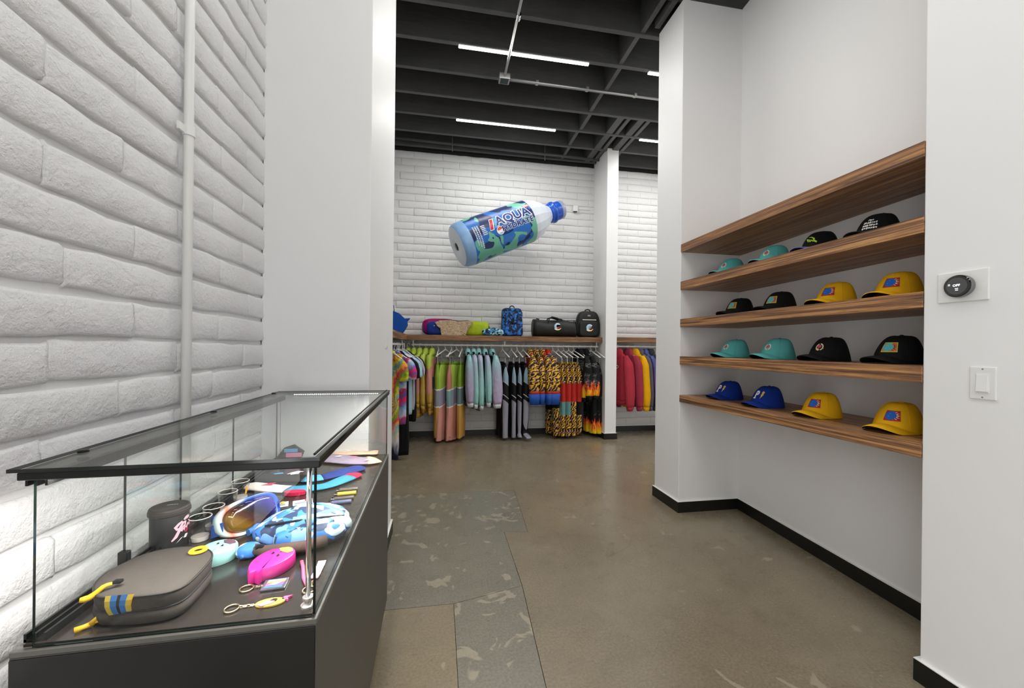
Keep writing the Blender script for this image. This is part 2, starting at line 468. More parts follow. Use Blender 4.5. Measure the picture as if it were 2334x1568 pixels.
for r in range(0, 40):
    z = (r + 0.5) * CH
    off = 0.5 * (r % 2) * CL + rnd.uniform(-0.03, 0.03)
    x = -0.62 - off
    while x < 3.42:
        me = rnd.choice(far); loc = Vector((x + CL / 2, YB + 0.022 + rnd.uniform(-0.002, 0.003), z))
        if r >= 11: place(me, wb, loc, -math.pi / 2)
        else:
            Mz = Matrix.Rotation(-math.pi / 2, 3, 'Z')
            low.add([loc + Mz @ v.co for v in me.vertices], [tuple(p.vertices) for p in me.polygons])
        x += CL
lo = low.build('lower_bricks', M['brick'], wb, smooth='all'); lo['kind'] = 'stuff'
MB().box(-1.05, 4.0, YB + 0.02, YB + 0.3, 4.06, 4.42).build('dark_gap_fill_1', M['deckdark'])['kind'] = 'structure'  # dark box added to stand for the dark gap above the wall

# ---- plaster walls
def wbox(name, *b, label=None, mat='wall', bevel=0.004):
    o = MB().box(*b).build(name, M[mat], bevel=bevel)
    return struct(o, label)
wbox('wall_stub', -0.80, XJ, YJ, 2.85, 0, ZC + 0.32, label='white plaster stub wall at the far end of the showcase')
wbox('wall_pillar', XR, 3.72, 2.86, 3.22, 0, 4.06, label='white plaster pier at the far end of the cap shelves')
wbox('wall_right', XR, 2.75, -3.3, 1.25, 0, ZC + 0.32, label='white plaster wall carrying the thermostat and light switch')
rec = MB().prism([(2.262, 1.24), (2.75, 1.24), (2.75, 2.87), (2.385, 2.87)], 0, 4.065).build('wall_recess', M['wall'])
struct(rec, 'white plaster back of the cap shelf recess')
wbox('wall_fin', 2.285, 2.455, 5.31, YB + 0.02, 0, 4.13, label='free-standing white fin wall between the two clothes rails')
o = MB().box(3.72, 3.9, 2.8, 3.4, 0, 4.42).box(3.72, 3.9, 5.6, 6.2, 0, 4.42).box(3.72, 3.9, 3.4, 5.6, 0, 0.15).box(3.72, 3.9, 3.4, 5.6, 1.15, 4.42).box(3.72, 3.9, 4.6, 5.6, 0.15, 1.15).build('wall_far_right', M['wall'])  # low opening added to brighten the back room from the right
struct(o)
w3 = MB()
for y in (3.4, 4.0, 4.55): w3.box(3.78, 3.84, y, y + 0.05, 0.15, 1.15)
for z in (0.15, 1.1): w3.box(3.78, 3.84, 3.4, 4.6, z, z + 0.05)
struct(w3.build('fill_window_3', M['blackmetal']))  # frame of the added fill opening, hidden behind the pier
o = MB().box(-1.05, 2.75, -3.5, -3.3, 0, 0.9).box(-1.05, 2.75, -3.5, -3.3, 2.7, 4.42).box(-1.05, 0.5, -3.5, -3.3, 0.9, 2.7).box(1.66, 2.75, -3.5, -3.3, 0.9, 2.7).build('wall_rear', M['wall'])  # opening added behind the camera for ambient fill
struct(o)
w2 = MB()
for y in (-3.05, -1.8, -0.5): w2.box(-0.98, -0.90, y, y + 0.05, 0.06, 2.6)
for z in (0.06, 2.55): w2.box(-0.98, -0.90, -3.05, -0.45, z, z + 0.05)
struct(w2.build('fill_window_2', M['blackmetal']))  # frame of the added fill opening in the left wall, unseen
w_ = MB()
for x in (0.5, 1.05, 1.61): w_.box(x, x + 0.05, -3.44, -3.36, 0.9, 2.7)
for z in (0.9, 2.65): w_.box(0.5, 1.66, -3.44, -3.36, z, z + 0.05)
struct(w_.build('fill_window_1', M['blackmetal']))  # frame of the added rear fill opening, unseen
# ---- black baseboards with a white line on top
BH = 0.087
def base(name, poly):
    o = MB().prism(poly, 0, BH - 0.003, 0).prism(poly, BH - 0.003, BH, 1).build(name, [M['baseblack'], M['basecap']])
    return struct(o)
t = 0.013
base('baseboard_pillar', [(XR - t, 2.86 - t), (2.385 - t, 2.86 - t), (2.385 - t, 2.86), (XR, 2.86), (XR, 3.22 + t), (XR - t, 3.22 + t)])
nrm = Vector((2.385 - 2.262, 2.87 - 1.24)).normalized(); px = Vector((-nrm.y, nrm.x)) * t
base('baseboard_recess', [(2.262, 1.24), (2.385, 2.86), (2.385 + px.x, 2.86), (2.262 + px.x, 1.24)])
base('baseboard_right', [(XR - t, -3.3), (XR, -3.3), (XR, 1.25), (2.262, 1.25), (2.262, 1.25 + t), (XR - t, 1.25 + t)])
base('baseboard_stub', [(XJ, YJ - t), (XJ + t, YJ - t), (XJ + t, 2.85 + t), (-0.8, 2.85 + t), (-0.8, 2.85), (XJ, 2.85)])
base('baseboard_back', [(XB, YB - t), (2.285, YB - t), (2.285, YB), (XB, YB)])
base('baseboard_bay', [(2.455, YB - t), (3.72, YB - t), (3.72, YB), (2.455, YB)])
base('baseboard_fin', [(2.285 - t, 5.31 - t), (2.455 + t, 5.31 - t), (2.455 + t, YB - t), (2.455, YB - t), (2.455, 5.31), (2.285, 5.31), (2.285, YB - t), (2.285 - t, YB - t)])
# ---- ceiling
ce = MB().box(-1.05, 4.0, -3.5, 6.2, 4.42, 4.5).build('ceiling', M['deckdark'])
struct(ce, 'black timber ceiling with open joists')
SP = 0.4035
jy = [3.725 + SP * k for k in range(-17, 6)]
for y in jy:
    MB().box(-1.0, 3.7, y - 0.022, y + 0.022, ZC, ZC + 0.31).build('joist', M['joist'], ce, bevel=0.004, seg=1)
rnd = random.Random(5)
for i, y in enumerate(jy[:-1]):
    b = ZC + 0.012
    for xx, w in ((1.73, 0.045),):
        x = xx + 0.02 * ((i % 2) - 0.5)
        MB().box(x - w / 2, x + w / 2, y + 0.022, y + SP - 0.022, b, b + 0.29).build('blocking', M['joist'], ce, bevel=0.003, seg=1)
    if y > 4.4:
        for x, w in ((2.13, 0.09), (2.235, 0.05), (2.40, 0.09), (2.50, 0.05)):
            MB().box(x - w / 2, x + w / 2, y + 0.022, y + SP - 0.022, b - 0.008, b + 0.28).build('blocking', M['joist'], ce, bevel=0.003, seg=1)
for x in (1.80,):
    MB().box(x, x + 0.045, jy[17] - 2 * SP, 3.20, ZC - 0.015, ZC + 0.29).build('blocking', M['joist'], ce, bevel=0.003, seg=1)
for k in range(8):
    MB().box(1.9, 2.7, 1.3 + k * 0.2, 1.495 + k * 0.2, ZC + 0.29, ZC + 0.31).build('plank', M['joist'], ce)
# ---- strip lights under the joists
def strip(x0, x1, y, label, power=STRIP_POWER, group=None):
    t_ = thing('strip_light', label, 'light', ((x0 + x1) / 2, y, ZC - 0.002), 0, group)
    L = x1 - x0
    MB().box(-L / 2, L / 2, -0.017, 0.017, -0.011, 0.0).build('housing', M['whitemetal'], t_, bevel=0.002)
    MB().box(-L / 2, L / 2, -0.014, 0.014, -0.024, -0.010).build('diffuser', M['strip'], t_, bevel=0.004)
    ld = bpy.data.lights.new('lamp', 'AREA'); ld.shape = 'RECTANGLE'; ld.size = L; ld.size_y = 0.04; ld.energy = power * L / 1.25
    ld.color = (1, 0.985, 0.95)
    lo_ = bpy.data.objects.new('lamp', ld); COL.objects.link(lo_); lo_.parent = t_; lo_.location = (0, 0, -0.028)
    return t_
strip(0.125, 1.395, 3.725, 'long lit strip light crossed by the ceiling conduit')
strip(0.147, 1.41, 3.725 + 3 * SP, 'long lit strip light nearest the block wall, left of the fin wall')
strip(2.03, 3.3, 3.725, 'end of a lit strip light beside the pier top, nearer one')
strip(2.575, 3.65, 3.725 + 3 * SP, 'end of a lit strip light beside the pier top, farther one')
for y, w_ in zip((2.5, 1.3, 0.1, -1.1, -2.3), ('between the stub wall and the pier', 'over the far end of the showcase', 'over the near end of the showcase', 'behind the near end of the showcase', 'nearest the rear wall')):
    strip(-0.1, 1.15, y, 'strip light out of frame, ' + w_, FRONT_POWER, group='strip lights above the front room')
# ---- conduits
def pipe(name, pts, r, mat, label, cat='pipe', extra=None):
    t_ = thing(name, label, cat, pts[0])
    o_ = Vector(pts[0])
    MB().tube([Vector(p) - o_ for p in pts], r, 10).build('pipe', mat, t_, smooth='all')
    if extra: extra(t_, o_)
    return t_
zc = ZC - 0.05
q0 = onz(1188, 0, zc); q1 = onz(1150, 176, zc)
def jb(t_, o_):
    c = q1 - o_
    MB().cbox((c.x, c.y + 0.02, c.z), (0.11, 0.10, 0.06)).build('junction_box', M['greymetal'], t_, bevel=0.006)
    MB().cbox((c.x, c.y + 0.02, c.z - 0.033), (0.08, 0.07, 0.008)).build('box_cover', M['blackmetal'], t_, bevel=0.002)
    cc = onz(1182, 38, zc) - o_
    MB().tube([cc + Vector((0, -0.03, 0)), cc + Vector((0, 0.03, 0))], 0.02, 10).build('coupling', M['chrome'], t_, smooth=True)
    for k_ in range(3):
        x = c.x + 0.35 + 0.55 * k_
        MB().cbox((x, c.y + 0.035, c.z + 0.01), (0.03, 0.05, 0.03)).build('strap', M['greymetal'], t_, bevel=0.003)
ex = Vector((2.4, q1.y + 0.035, zc))
t_ = pipe('ceiling_conduit', [(q0.x, 2.2, zc), (q0.x, 3.0, zc), (q1.x, q1.y, zc)], 0.012, M['greymetal'], 'grey conduit running under the joists to a junction box', 'conduit', jb)
o_ = Vector(t_.location)
MB().tube([Vector((q1.x + 0.05, q1.y + 0.02, zc)) - o_, ex - o_], 0.012, 10).build('branch_pipe', M['greymetal'], t_, smooth='all')
p0 = Vector((XB, 5.62, 4.14)); p1 = Vector((2.35, 5.62, 4.10))
t_ = pipe('sprinkler_pipe', [p0, p1], 0.022, M['joist'], 'black pipe running along the top of the block wall', 'pipe')
for u in (1031, 1242):
    a = ony(u, 312 if u < 1100 else 332, 5.60); b_ = ony(u, 345 if u < 1100 else 366, 5.60)
    MB().tube([a - p0, b_ - p0], 0.005, 6).build('hanging_wire', M['greymetal'], t_)
# vertical white conduit on the near block wall
yc = onx(432, 300, XB + 0.02).y
t_ = thing('wall_conduit', 'white painted vertical conduit strapped to the block wall', 'conduit', (XB + 0.018, yc, 0.02))
MB().tube([(0, 0, 0), (0, 0, 4.05)], 0.013, 12).build('pipe', M['whitemetal'], t_, smooth='all')
zz = onx(432, 300, XB + 0.02).z
MB().tube([(0.0, 0, zz - 0.035), (0, 0, zz - 0.005)], 0.0165, 12).cbox((-0.006, -0.02, zz - 0.02), (0.008, 0.04, 0.022)).build('strap', M['whitemetal'], t_, smooth=True)
# small white box with raceway on the far wall
bx = ony(1310, 477, YB)
t_ = thing('wall_box', 'small white box on the block wall right of the bottle', 'box', bx)
MB().cbox((0, -0.022, 0), (0.075, 0.045, 0.085)).build('housing', M['whiteplastic'], t_, bevel=0.006)
MB().cbox((0.0, -0.025, -0.047), (0.05, 0.03, 0.012)).build('socket', M['blackmetal'], t_, bevel=0.002)
MB().box(0.035, 0.24, -0.012, 0.0, -0.0, 0.012).build('raceway', M['whitemetal'], t_, bevel=0.002)
# thermostat
c = onx(2199, 651, XR)
t_ = thing('thermostat', 'round black-faced thermostat on a white wall plate', 'thermostat', (XR, 1.130, 1.5275))
MB().box(-0.007, 0, -0.0725, 0.0725, -0.056, 0.056).build('wall_plate', M['whiteplastic'], t_, bevel=0.005)
Mx = Matrix.Rotation(-math.pi / 2, 3, 'Y')
MB().lathe([(0.036, 0.006), (0.0385, 0.008), (0.0405, 0.014), (0.0405, 0.024), (0.039, 0.0275)], 40, (0, 0, 0), Mx).build('ring', plain('brushed steel', '#8a8b8b', 0.28, 0.9), t_, smooth=True)
MB().lathe([(0.0385, 0.0265), (0.0395, 0.029), (0.037, 0.0315), (0.0, 0.0318)], 40, (0, 0, 0), Mx, cap=False).build('display', plain('black display glass', '#101112', 0.06, spec=0.8), t_, smooth=True)
tm = lambda s, t__, off: (-0.0318 - off, -s, t__)
scr = _emit('lit display text', (1, 1, 1, 1), 1.2)
MB().lathe([(0.030, 0.0319), (0.0, 0.0320)], 40, (0, 0, 0), Mx, cap=False).build('screen', plain('grey screen', '#4b4c4e', 0.1), t_, smooth=True)
text_decal('lettering', 'OFF', 0.011, lambda s, t__, o: (-0.0326, -s, t__), scr, t_, (0, 0.002), 1.1, bold=0.0002, step=0)
decal('display_mark', [[(-0.024, 0.003), (-0.018, 0.003), (-0.018, 0.0045), (-0.024, 0.0045)], [(-0.024, 0.007), (-0.018, 0.007), (-0.018, 0.0085), (-0.024, 0.0085)],
                       [(-0.004, -0.010), (0.005, -0.010), (0.005, -0.008), (-0.004, -0.008)], [(-0.003, -0.016), (0.005, -0.016), (0.005, -0.0135), (-0.003, -0.0135)]],
      lambda s, t__, o: (-0.0326, -s, t__), scr, t_, 0)
# light switch
t_ = thing('light_switch', 'white rocker light switch on the wall below the thermostat', 'switch', (XR, 1.0725, 1.1825))
MB().box(-0.006, 0, -0.035, 0.035, -0.057, 0.057).build('wall_plate', M['whiteplastic'], t_, bevel=0.003)
MB().box(-0.0075, -0.004, -0.0175, 0.0175, -0.0335, 0.0335).build('switch_frame', M['whiteplastic'], t_, bevel=0.001)
MB().add([(-0.007, -0.015, -0.030), (-0.007, 0.015, -0.030), (-0.007, 0.015, 0.030), (-0.007, -0.015, 0.030),
          (-0.0125, -0.015, -0.029), (-0.0125, 0.015, -0.029), (-0.0082, 0.015, 0.029), (-0.0082, -0.015, 0.029)],
         [(0, 1, 2, 3), (4, 5, 6, 7), (0, 1, 5, 4), (1, 2, 6, 5), (2, 3, 7, 6), (3, 0, 4, 7)]).build('rocker', M['whitemetal'], t_, bevel=0.0008)
for z in (-0.049, 0.049):
    MB().lathe([(0.003, 0), (0.0028, 0.001), (0, 0.0012)], 12, (-0.0055, 0, z), Mx, cap=False).build('screw', M['greymetal'], t_)
# outlet plate on the stub wall
c = onx(880, 770, XJ)
t_ = thing('blank_plate', 'small white wall plate on the side of the stub wall', 'wall plate', (XJ, c.y, 1.305))
MB().box(0, 0.006, -0.035, 0.035, -0.028, 0.028).build('plate', M['whiteplastic'], t_, bevel=0.002)
MB().box(0.005, 0.008, -0.014, 0.014, -0.016, 0.016).build('blank_insert', M['whitemetal'], t_, bevel=0.001)

# ================================================================== SHELVES
ZT = [2.117, 1.822, 1.526, 1.2335, 0.9285]; ZB = [2.055, 1.757, 1.463, 1.168, 0.873]
nm = ['topmost walnut shelf of the recess, empty on top', 'second walnut shelf from the top, with two teal caps and two black caps', 'middle walnut shelf, with two black caps and two yellow caps',
      'fourth walnut shelf from the top, with two teal and two black caps', 'lowest walnut shelf, with two blue caps and two yellow caps']
def xrec(y): return 2.262 + (y - 1.24) * (2.385 - 2.262) / 1.63
for i in range(5):
    z0, z1 = ZB[i], ZT[i]
    o = MB().prism([(1.852, 1.251), (xrec(1.251), 1.251), (xrec(2.859), 2.859), (1.852, 2.859)], z0, z1).build('wall_shelf', M['walnut'], bevel=0.0015, seg=1)
    me = o.data
    for v in me.vertices: v.co -= Vector((1.85, 2.05, z0 + i * 0.137))
    o.location = (1.85, 2.05, z0 + i * 0.137)
    tag(o, nm[i], 'shelf')
SZ0, SZ1, SY = 1.373, 1.446, 5.42
o = MB().prism([(-0.455, SY), (2.284, SY), (2.284, YB - 0.003), (-0.785, YB - 0.003)], SZ0, SZ1).build('wall_shelf', M['walnutx'], bevel=0.002, seg=1)
tag(o, 'long walnut shelf holding the bags on the block wall', 'shelf')
o = MB().prism([(-0.455, 2.87), (-0.455, SY - 0.001), (-0.785, YB - 0.006), (-0.785, 2.87)], SZ0, SZ1).build('wall_shelf', M['walnut'], bevel=0.002, seg=1)
tag(o, 'walnut shelf end above the tie-dye shirts, mitred into the bag shelf', 'shelf')
o = MB().prism([(2.457, SY), (3.715, SY), (3.715, YB - 0.003), (2.457, YB - 0.003)], SZ0 + 0.008, SZ1 + 0.008).build('wall_shelf', M['walnutx'], bevel=0.002, seg=1)
tag(o, 'short walnut shelf over the hooded sweatshirts', 'shelf')
# ================================================================== SHOWCASE
ZD, ZG = 0.785, 1.082
NR, FR, FL, NL = Vector((-0.224, 0.79)), Vector((-0.242, 1.944)), Vector((-0.715, 1.936)), Vector((-0.693, 0.782))
case = thing('display_case', 'glass-topped charcoal display case standing against the block wall', 'display case', ((NR.x + FL.x) / 2, (NR.y + FR.y) / 2, 0))
CO = Vector(case.location)
def lp(p, z=0): return Vector((p.x - CO.x, p.y - CO.y, z))
def quad(a, b, c, d): return [(p.x - CO.x, p.y - CO.y) for p in (a, b, c, d)]
def inset(d):
    cx = (NR + FR + FL + NL) / 4
    out = []
    for p in (NR, FR, FL, NL):
        out.append(Vector((p.x - d * (1 if p.x > cx.x else -1), p.y - d * (1 if p.y > cx.y else -1))))
    return out
MB().prism(quad(*inset(0.0)), 0.10, ZD - 0.014).build('cabinet', M['case_side'], case, bevel=0.0015, seg=1)
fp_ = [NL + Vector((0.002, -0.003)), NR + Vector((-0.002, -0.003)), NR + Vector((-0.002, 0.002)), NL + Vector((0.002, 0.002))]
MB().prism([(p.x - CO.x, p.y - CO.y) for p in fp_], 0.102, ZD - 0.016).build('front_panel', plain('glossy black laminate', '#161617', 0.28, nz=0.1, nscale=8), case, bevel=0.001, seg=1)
MB().prism(quad(*inset(0.06)), 0.0, 0.10).build('plinth', M['blackmetal'], case)
MB().prism(quad(*inset(0.0)), ZD - 0.014, ZD - 0.004).build('deck_trim', M['greytrim'], case, bevel=0.001, seg=1)
MB().prism(quad(*inset(0.011)), ZD - 0.006, ZD).build('deck', M['case_deck'], case)
def pane(name, a, b, z0, z1, th=0.005):
    d = (b - a).normalized(); n = Vector((-d.y, d.x)) * th / 2
    pts = [a + n, b + n, b - n, a - n]
    mb = MB(); q = [(p.x - CO.x, p.y - CO.y) for p in pts]
    v = [(x, y, z0) for x, y in q] + [(x, y, z1) for x, y in q]
    mb.add(v, [(0, 1, 5, 4), (2, 3, 7, 6), (0, 3, 2, 1), (4, 5, 6, 7), (1, 2, 6, 5), (3, 0, 4, 7)], [0, 0, 1, 1, 1, 1])
    return mb.build(name, [M['glass'], M['glassedge']], case)
I = inset(0.008)
pane('front_glass', I[3] + Vector((0.02, 0)), I[0], ZD - 0.002, ZG - 0.012)
pane('side_glass', I[0] + Vector((0, 0.004)), I[1], ZD - 0.002, ZG - 0.012)
pane('end_glass', I[1], I[2], ZD - 0.002, ZG - 0.012)
# sliding rear doors in a double track
L0, L1 = I[3] + Vector((0.016, 0.03)), I[2] + Vector((0.016, -0.03))
def along(t_): return L0.lerp(L1, t_)
pane('sliding_door', along(0.16), along(0.60), ZD + 0.012, ZG - 0.02)
pane('sliding_door', along(0.36) + Vector((-0.012, 0)), along(0.98) + Vector((-0.012, 0)), ZD + 0.012, ZG - 0.02)
mb = MB()
for dx in (-0.018, -0.004, 0.010):
    a, b = along(-0.02) + Vector((dx, 0)), along(1.0) + Vector((dx, 0))
    mb.prism([(p.x - CO.x, p.y - CO.y) for p in (a, a + Vector((0.004, 0)), b + Vector((0.004, 0)), b)], ZD, ZD + 0.014)
a, b = along(-0.02), along(1.0)
mb.prism([(p.x - CO.x, p.y - CO.y) for p in (a + Vector((-0.018, 0)), a + Vector((0.014, 0)), b + Vector((0.014, 0)), b + Vector((-0.018, 0)))], ZD, ZD + 0.005)
mb.build('lower_track', M['blackmetal'], case)
mb = MB()
for dx in (-0.018, -0.004, 0.010):
    a, b = along(-0.02) + Vector((dx, 0)), along(1.0) + Vector((dx, 0))
    mb.prism([(p.x - CO.x, p.y - CO.y) for p in (a, a + Vector((0.004, 0)), b + Vector((0.004, 0)), b)], ZG - 0.034, ZG - 0.012)
mb.build('upper_track', M['blackmetal'], case)
p = lp(along(0.16), 0); MB().cbox((p.x, p.y, ZD + 0.03), (0.018, 0.014, 0.05)).build('door_shoe', M['blackmetal'], case, bevel=0.002)
# top glass and its frame
def bar(name, a, b, w, z0, z1, mat, bevel=0.002):
    d = (b - a).normalized(); n = Vector((-d.y, d.x)) * w
    return MB().prism([(p.x - CO.x, p.y - CO.y) for p in (a, b, b + n, a + n)], z0, z1).build(name, mat, case, bevel=bevel)
O_ = inset(-0.003)
mb = MB(); q = quad(*O_)
v = [(x, y, ZG - 0.006) for x, y in q] + [(x, y, ZG) for x, y in q]
mb.add(v, [(3, 2, 1, 0), (4, 5, 6, 7), (0, 1, 5, 4), (1, 2, 6, 5), (2, 3, 7, 6), (3, 0, 4, 7)], [0, 0, 1, 1, 1, 1])
mb.build('top_glass', [M['glass'], M['glassedge']], case)
bar('front_rail', O_[3] + Vector((0.012, 0.002)), O_[0] + Vector((0, 0.002)), 0.016, ZG - 0.020, ZG - 0.0065, M['blackmetal'])
bar('side_rail', O_[0] + Vector((-0.002, 0.018)), O_[1] + Vector((-0.002, 0)), 0.016, ZG - 0.020, ZG - 0.0065, M['blackmetal'])
bar('rear_rail', O_[2], O_[3] + Vector((0, 0.02)), 0.050, ZG - 0.012, ZG - 0.0065, M['greytrim'], 0.001)
bar('end_rail', O_[1] + Vector((-0.018, 0)), O_[2] + Vector((0.05, 0)), 0.040, ZG - 0.014, ZG - 0.0065, M['greytrim'], 0.001)
bar('edge_cover', O_[0] + Vector((-0.012, 0.016)), O_[1] + Vector((-0.012, -0.01)), 0.004, ZG, ZG + 0.004, M['blackmetal'], 0.001)
for u, v in ((190, 1030), (487, 939), (624, 897)):
    p = onz(u, v, ZG); MB().lathe([(0.0085, 0), (0.0085, 0.003), (0.006, 0.0045), (0, 0.0045)], 16, (p.x - CO.x, p.y - CO.y, ZG), cap=False).build('bumper', M['blackmetal'], case, smooth=True)
# led strips under the end and front rails, with their lamps
n_led = 40
e0, e1 = O_[1] + Vector((-0.05, -0.045)), O_[2] + Vector((0.08, -0.045))
mb = MB()
for k in range(n_led):
    p = e0.lerp(e1, k / (n_led - 1)); mb.cbox((p.x - CO.x, p.y - CO.y, ZG - 0.0105), (0.004, 0.003, 0.002))
led = mb.build('led_strip', M['led'], case); led['kind'] = 'stuff'
def case_lamp(a, b, rz, tilt):
    ld = bpy.data.lights.new('lamp', 'AREA'); ld.shape = 'RECTANGLE'; ld.size = (b - a).length * 0.95; ld.size_y = 0.012; ld.energy = CASE_POWER * (b - a).length / 0.47
    ld.color = (1, 0.95, 0.9)
    lo_ = bpy.data.objects.new('lamp', ld); COL.objects.link(lo_); lo_.parent = case
    c = (a + b) / 2; lo_.location = (c.x - CO.x, c.y - CO.y, ZG - 0.022); lo_.rotation_euler = (tilt[0], tilt[1], rz)
case_lamp(O_[0] + Vector((-0.02, 0.04)), O_[1] + Vector((-0.02, -0.04)), math.pi / 2, (0, 0))
case_lamp(O_[3] + Vector((0.03, 0.022)), O_[0] + Vector((-0.02, 0.022)), 0, (0, 0))
# chrome corner rod on disc feet
p = onz(698, 1384, ZD) + Vector((0.002, 0.004, 0)); p = (p.x - CO.x, p.y - CO.y)
MB().tube([(p[0], p[1], ZD + 0.01), (p[0], p[1], ZG - 0.02)], 0.0048, 14).build('support_rod', M['chrome'], case, smooth='all')
MB().lathe([(0.013, 0), (0.013, 0.004), (0.010, 0.006), (0.007, 0.007), (0.007, 0.014), (0.010, 0.015), (0.010, 0.019), (0.006, 0.021), (0, 0.021)], 20, (p[0], p[1], ZD), cap=False).build('rod_foot', plain('bright steel', '#e6e4df', 0.2, 0.8), case, smooth=True)
# ================================================================== CAPS
CA, CB, CHT = 0.100, 0.086, 0.128
def crown_edge(phi):
    y = CB * math.sin(phi)
    return max(0.0, 0.034 * (1 - (y / 0.086) ** 2)) * (1 if math.cos(phi) > 0 else max(0, 1 + math.cos(phi) * 3))
def crown(phi, t, off=0.0):
    th = t * math.pi / 2
    rho = max(0.0, math.cos(th)) ** 0.40 * (1 - (0.26 if math.cos(phi) > 0 else 0.20) * math.sin(th))
    z = CHT * math.sin(th) ** 0.92
    z0 = crown_edge(phi)
    zz = z0 + (CHT - z0) * (z / CHT)
    back = -0.012 * math.sin(th) ** 2
    x = (CA + off) * math.cos(phi) * rho + back; y = (CB + off) * math.sin(phi) * rho
    if math.cos(phi) < 0: zz -= 0.020 * math.sin(th) ** 1.0 * (-math.cos(phi)) * (1 - math.sin(th)) 
    return Vector((x, y, zz + off * math.sin(th)))
def crown_at(s, z, off):
    """s = arc length from the front centre (to the wearer's left = +y), z = height"""
    lo, hi = 0.0, 1.0
    ph = s / 0.094
    for _ in range(24):
        md = (lo + hi) / 2
        if crown(ph, md).z < z: lo = md
        else: hi = md
    return crown(ph, lo, off + 0.0006)
def cap_parts(t_, mc, mb_, mu, button=True):
    N, K = 40, 12
    rs = [[crown(2 * math.pi * i / N, k / K * 0.985) for i in range(N)] for k in range(K + 1)]
    mb = MB(); mb.rings([[p * 1.0 for p in rs[0]]] + rs[1:], cap=False)
    mb.add(rs[-1], [tuple(range(N))])
    for a in (-1.02, 1.02, math.pi):      # stitched panel seams
        mb.tube([crown(a, k / 14 * 0.97, 0.0004) for k in range(15)], 0.0011, 5)
    mb.build('crown', mc, t_, smooth='all')
    if button:
        MB().lathe([(0.0075, 0), (0.0075, 0.003), (0.005, 0.0055), (0, 0.006)], 12, (-0.012, 0, CHT - 0.0015), cap=False).build('button', mc, t_, smooth='all')
    S, Q = 24, 7
    top = []; bot = []
    for i in range(S + 1):
        s = -1 + 2 * i / S; ph = s * R(76)
        L = 0.078 * max(0.0, 1 - abs(s) ** 3.2) ** 0.55
        for q in range(Q + 1):
            r = q / Q
            x = CA * math.cos(ph) - 0.004 + r * L; y = CB * math.sin(ph) * (1 + 0.05 * r)
            z = max(0.0035, 0.036 * (1 - (y / 0.087) ** 2) - 0.010 * r * r + 0.004 * r)
            top.append((x, y, z)); bot.append((x, y, z - 0.003))
    f = []; mi = []
    W_ = Q + 1; n0 = len(top)
    for i in range(S):
        for q in range(Q):
            a, b, c, d = i * W_ + q, i * W_ + q + 1, (i + 1) * W_ + q + 1, (i + 1) * W_ + q
            f.append((a, b, c, d)); mi.append(0); f.append((n0 + d, n0 + c, n0 + b, n0 + a)); mi.append(1)
        a, b = i * W_ + Q, (i + 1) * W_ + Q
        f.append((a, n0 + a, n0 + b, b)); mi.append(0)
    MB().add(top + bot, f, mi).build('brim', [mb_, mu], t_, smooth=True)
def strap(t_, kind, mat):
    if kind == 'stand':
        MB().cbox((-0.130, -0.045, 0.024), (0.022, 0.035, 0.048), Matrix.Rotation(R(-12), 3, 'Y')).build('back_strap', mat, t_, bevel=0.003)
    elif kind == 'flap':
        MB().tube([(-0.085, -0.02, 0.062), (-0.115, -0.035, 0.052), (-0.150, -0.05, 0.008)], 0.017, 8, flat=0.16).build('back_strap', mat, t_, smooth=True)
    elif kind == 'clear':
        MB().add([(-0.09, -0.03, 0.062), (-0.155, -0.05, 0.004), (-0.163, -0.075, 0.004), (-0.098, -0.05, 0.066)], [(0, 1, 2, 3)]).add(
                 [(-0.092, -0.03, 0.060), (-0.157, -0.05, 0.002), (-0.165, -0.075, 0.002), (-0.10, -0.05, 0.064)], [(3, 2, 1, 0)]).build('price_ticket', plain('smoky plastic ticket', '#8f908f', 0.2), t_)
cm = {
    'teal': fabric('teal cotton twill', '#5cb4b2', 0.85, 900, 0.12), 'black': fabric('black cotton twill', '#101112', 0.8, 900, 0.12),
    'yellow': fabric('yellow cotton twill', '#e6b010', 0.85, 900, 0.12), 'blue': fabric('royal blue twill', '#0b2f86', 0.85, 900, 0.12),
    'brimblue': fabric('periwinkle twill', '#5265ad', 0.85, 900, 0.1), 'under': fabric('dark under brim', '#16181a', 0.9, 900, 0.1), 'olive': fabric('dark olive under brim', '#23290f', 0.9, 900, 0.1),
}
pm = {k: plain('thread ' + k, c, 0.8) for k, c in dict(red='#a32430', cobalt='#1560c4', cream='#efe6b4', white='#eceae6', gold='#dcb454', pink='#d24a72', salmon='#e8a98c', lime='#b9e23a',
      orange='#e0743a', aqua='#54b8bd', dark='#15171c', acid='#cfe04a', teal2='#3f8f92').items()}
def tooth_row(x0, x1, z0, z1, n, depth):
    out = []
    for i in range(n):
        a = z0 + (z1 - z0) * i / n; b = z0 + (z1 - z0) * (i + 1) / n
        out.append([(x1, a), (x1, b), (x0 + depth * abs(i - n / 2) / n, (a + b) / 2)])
    return out
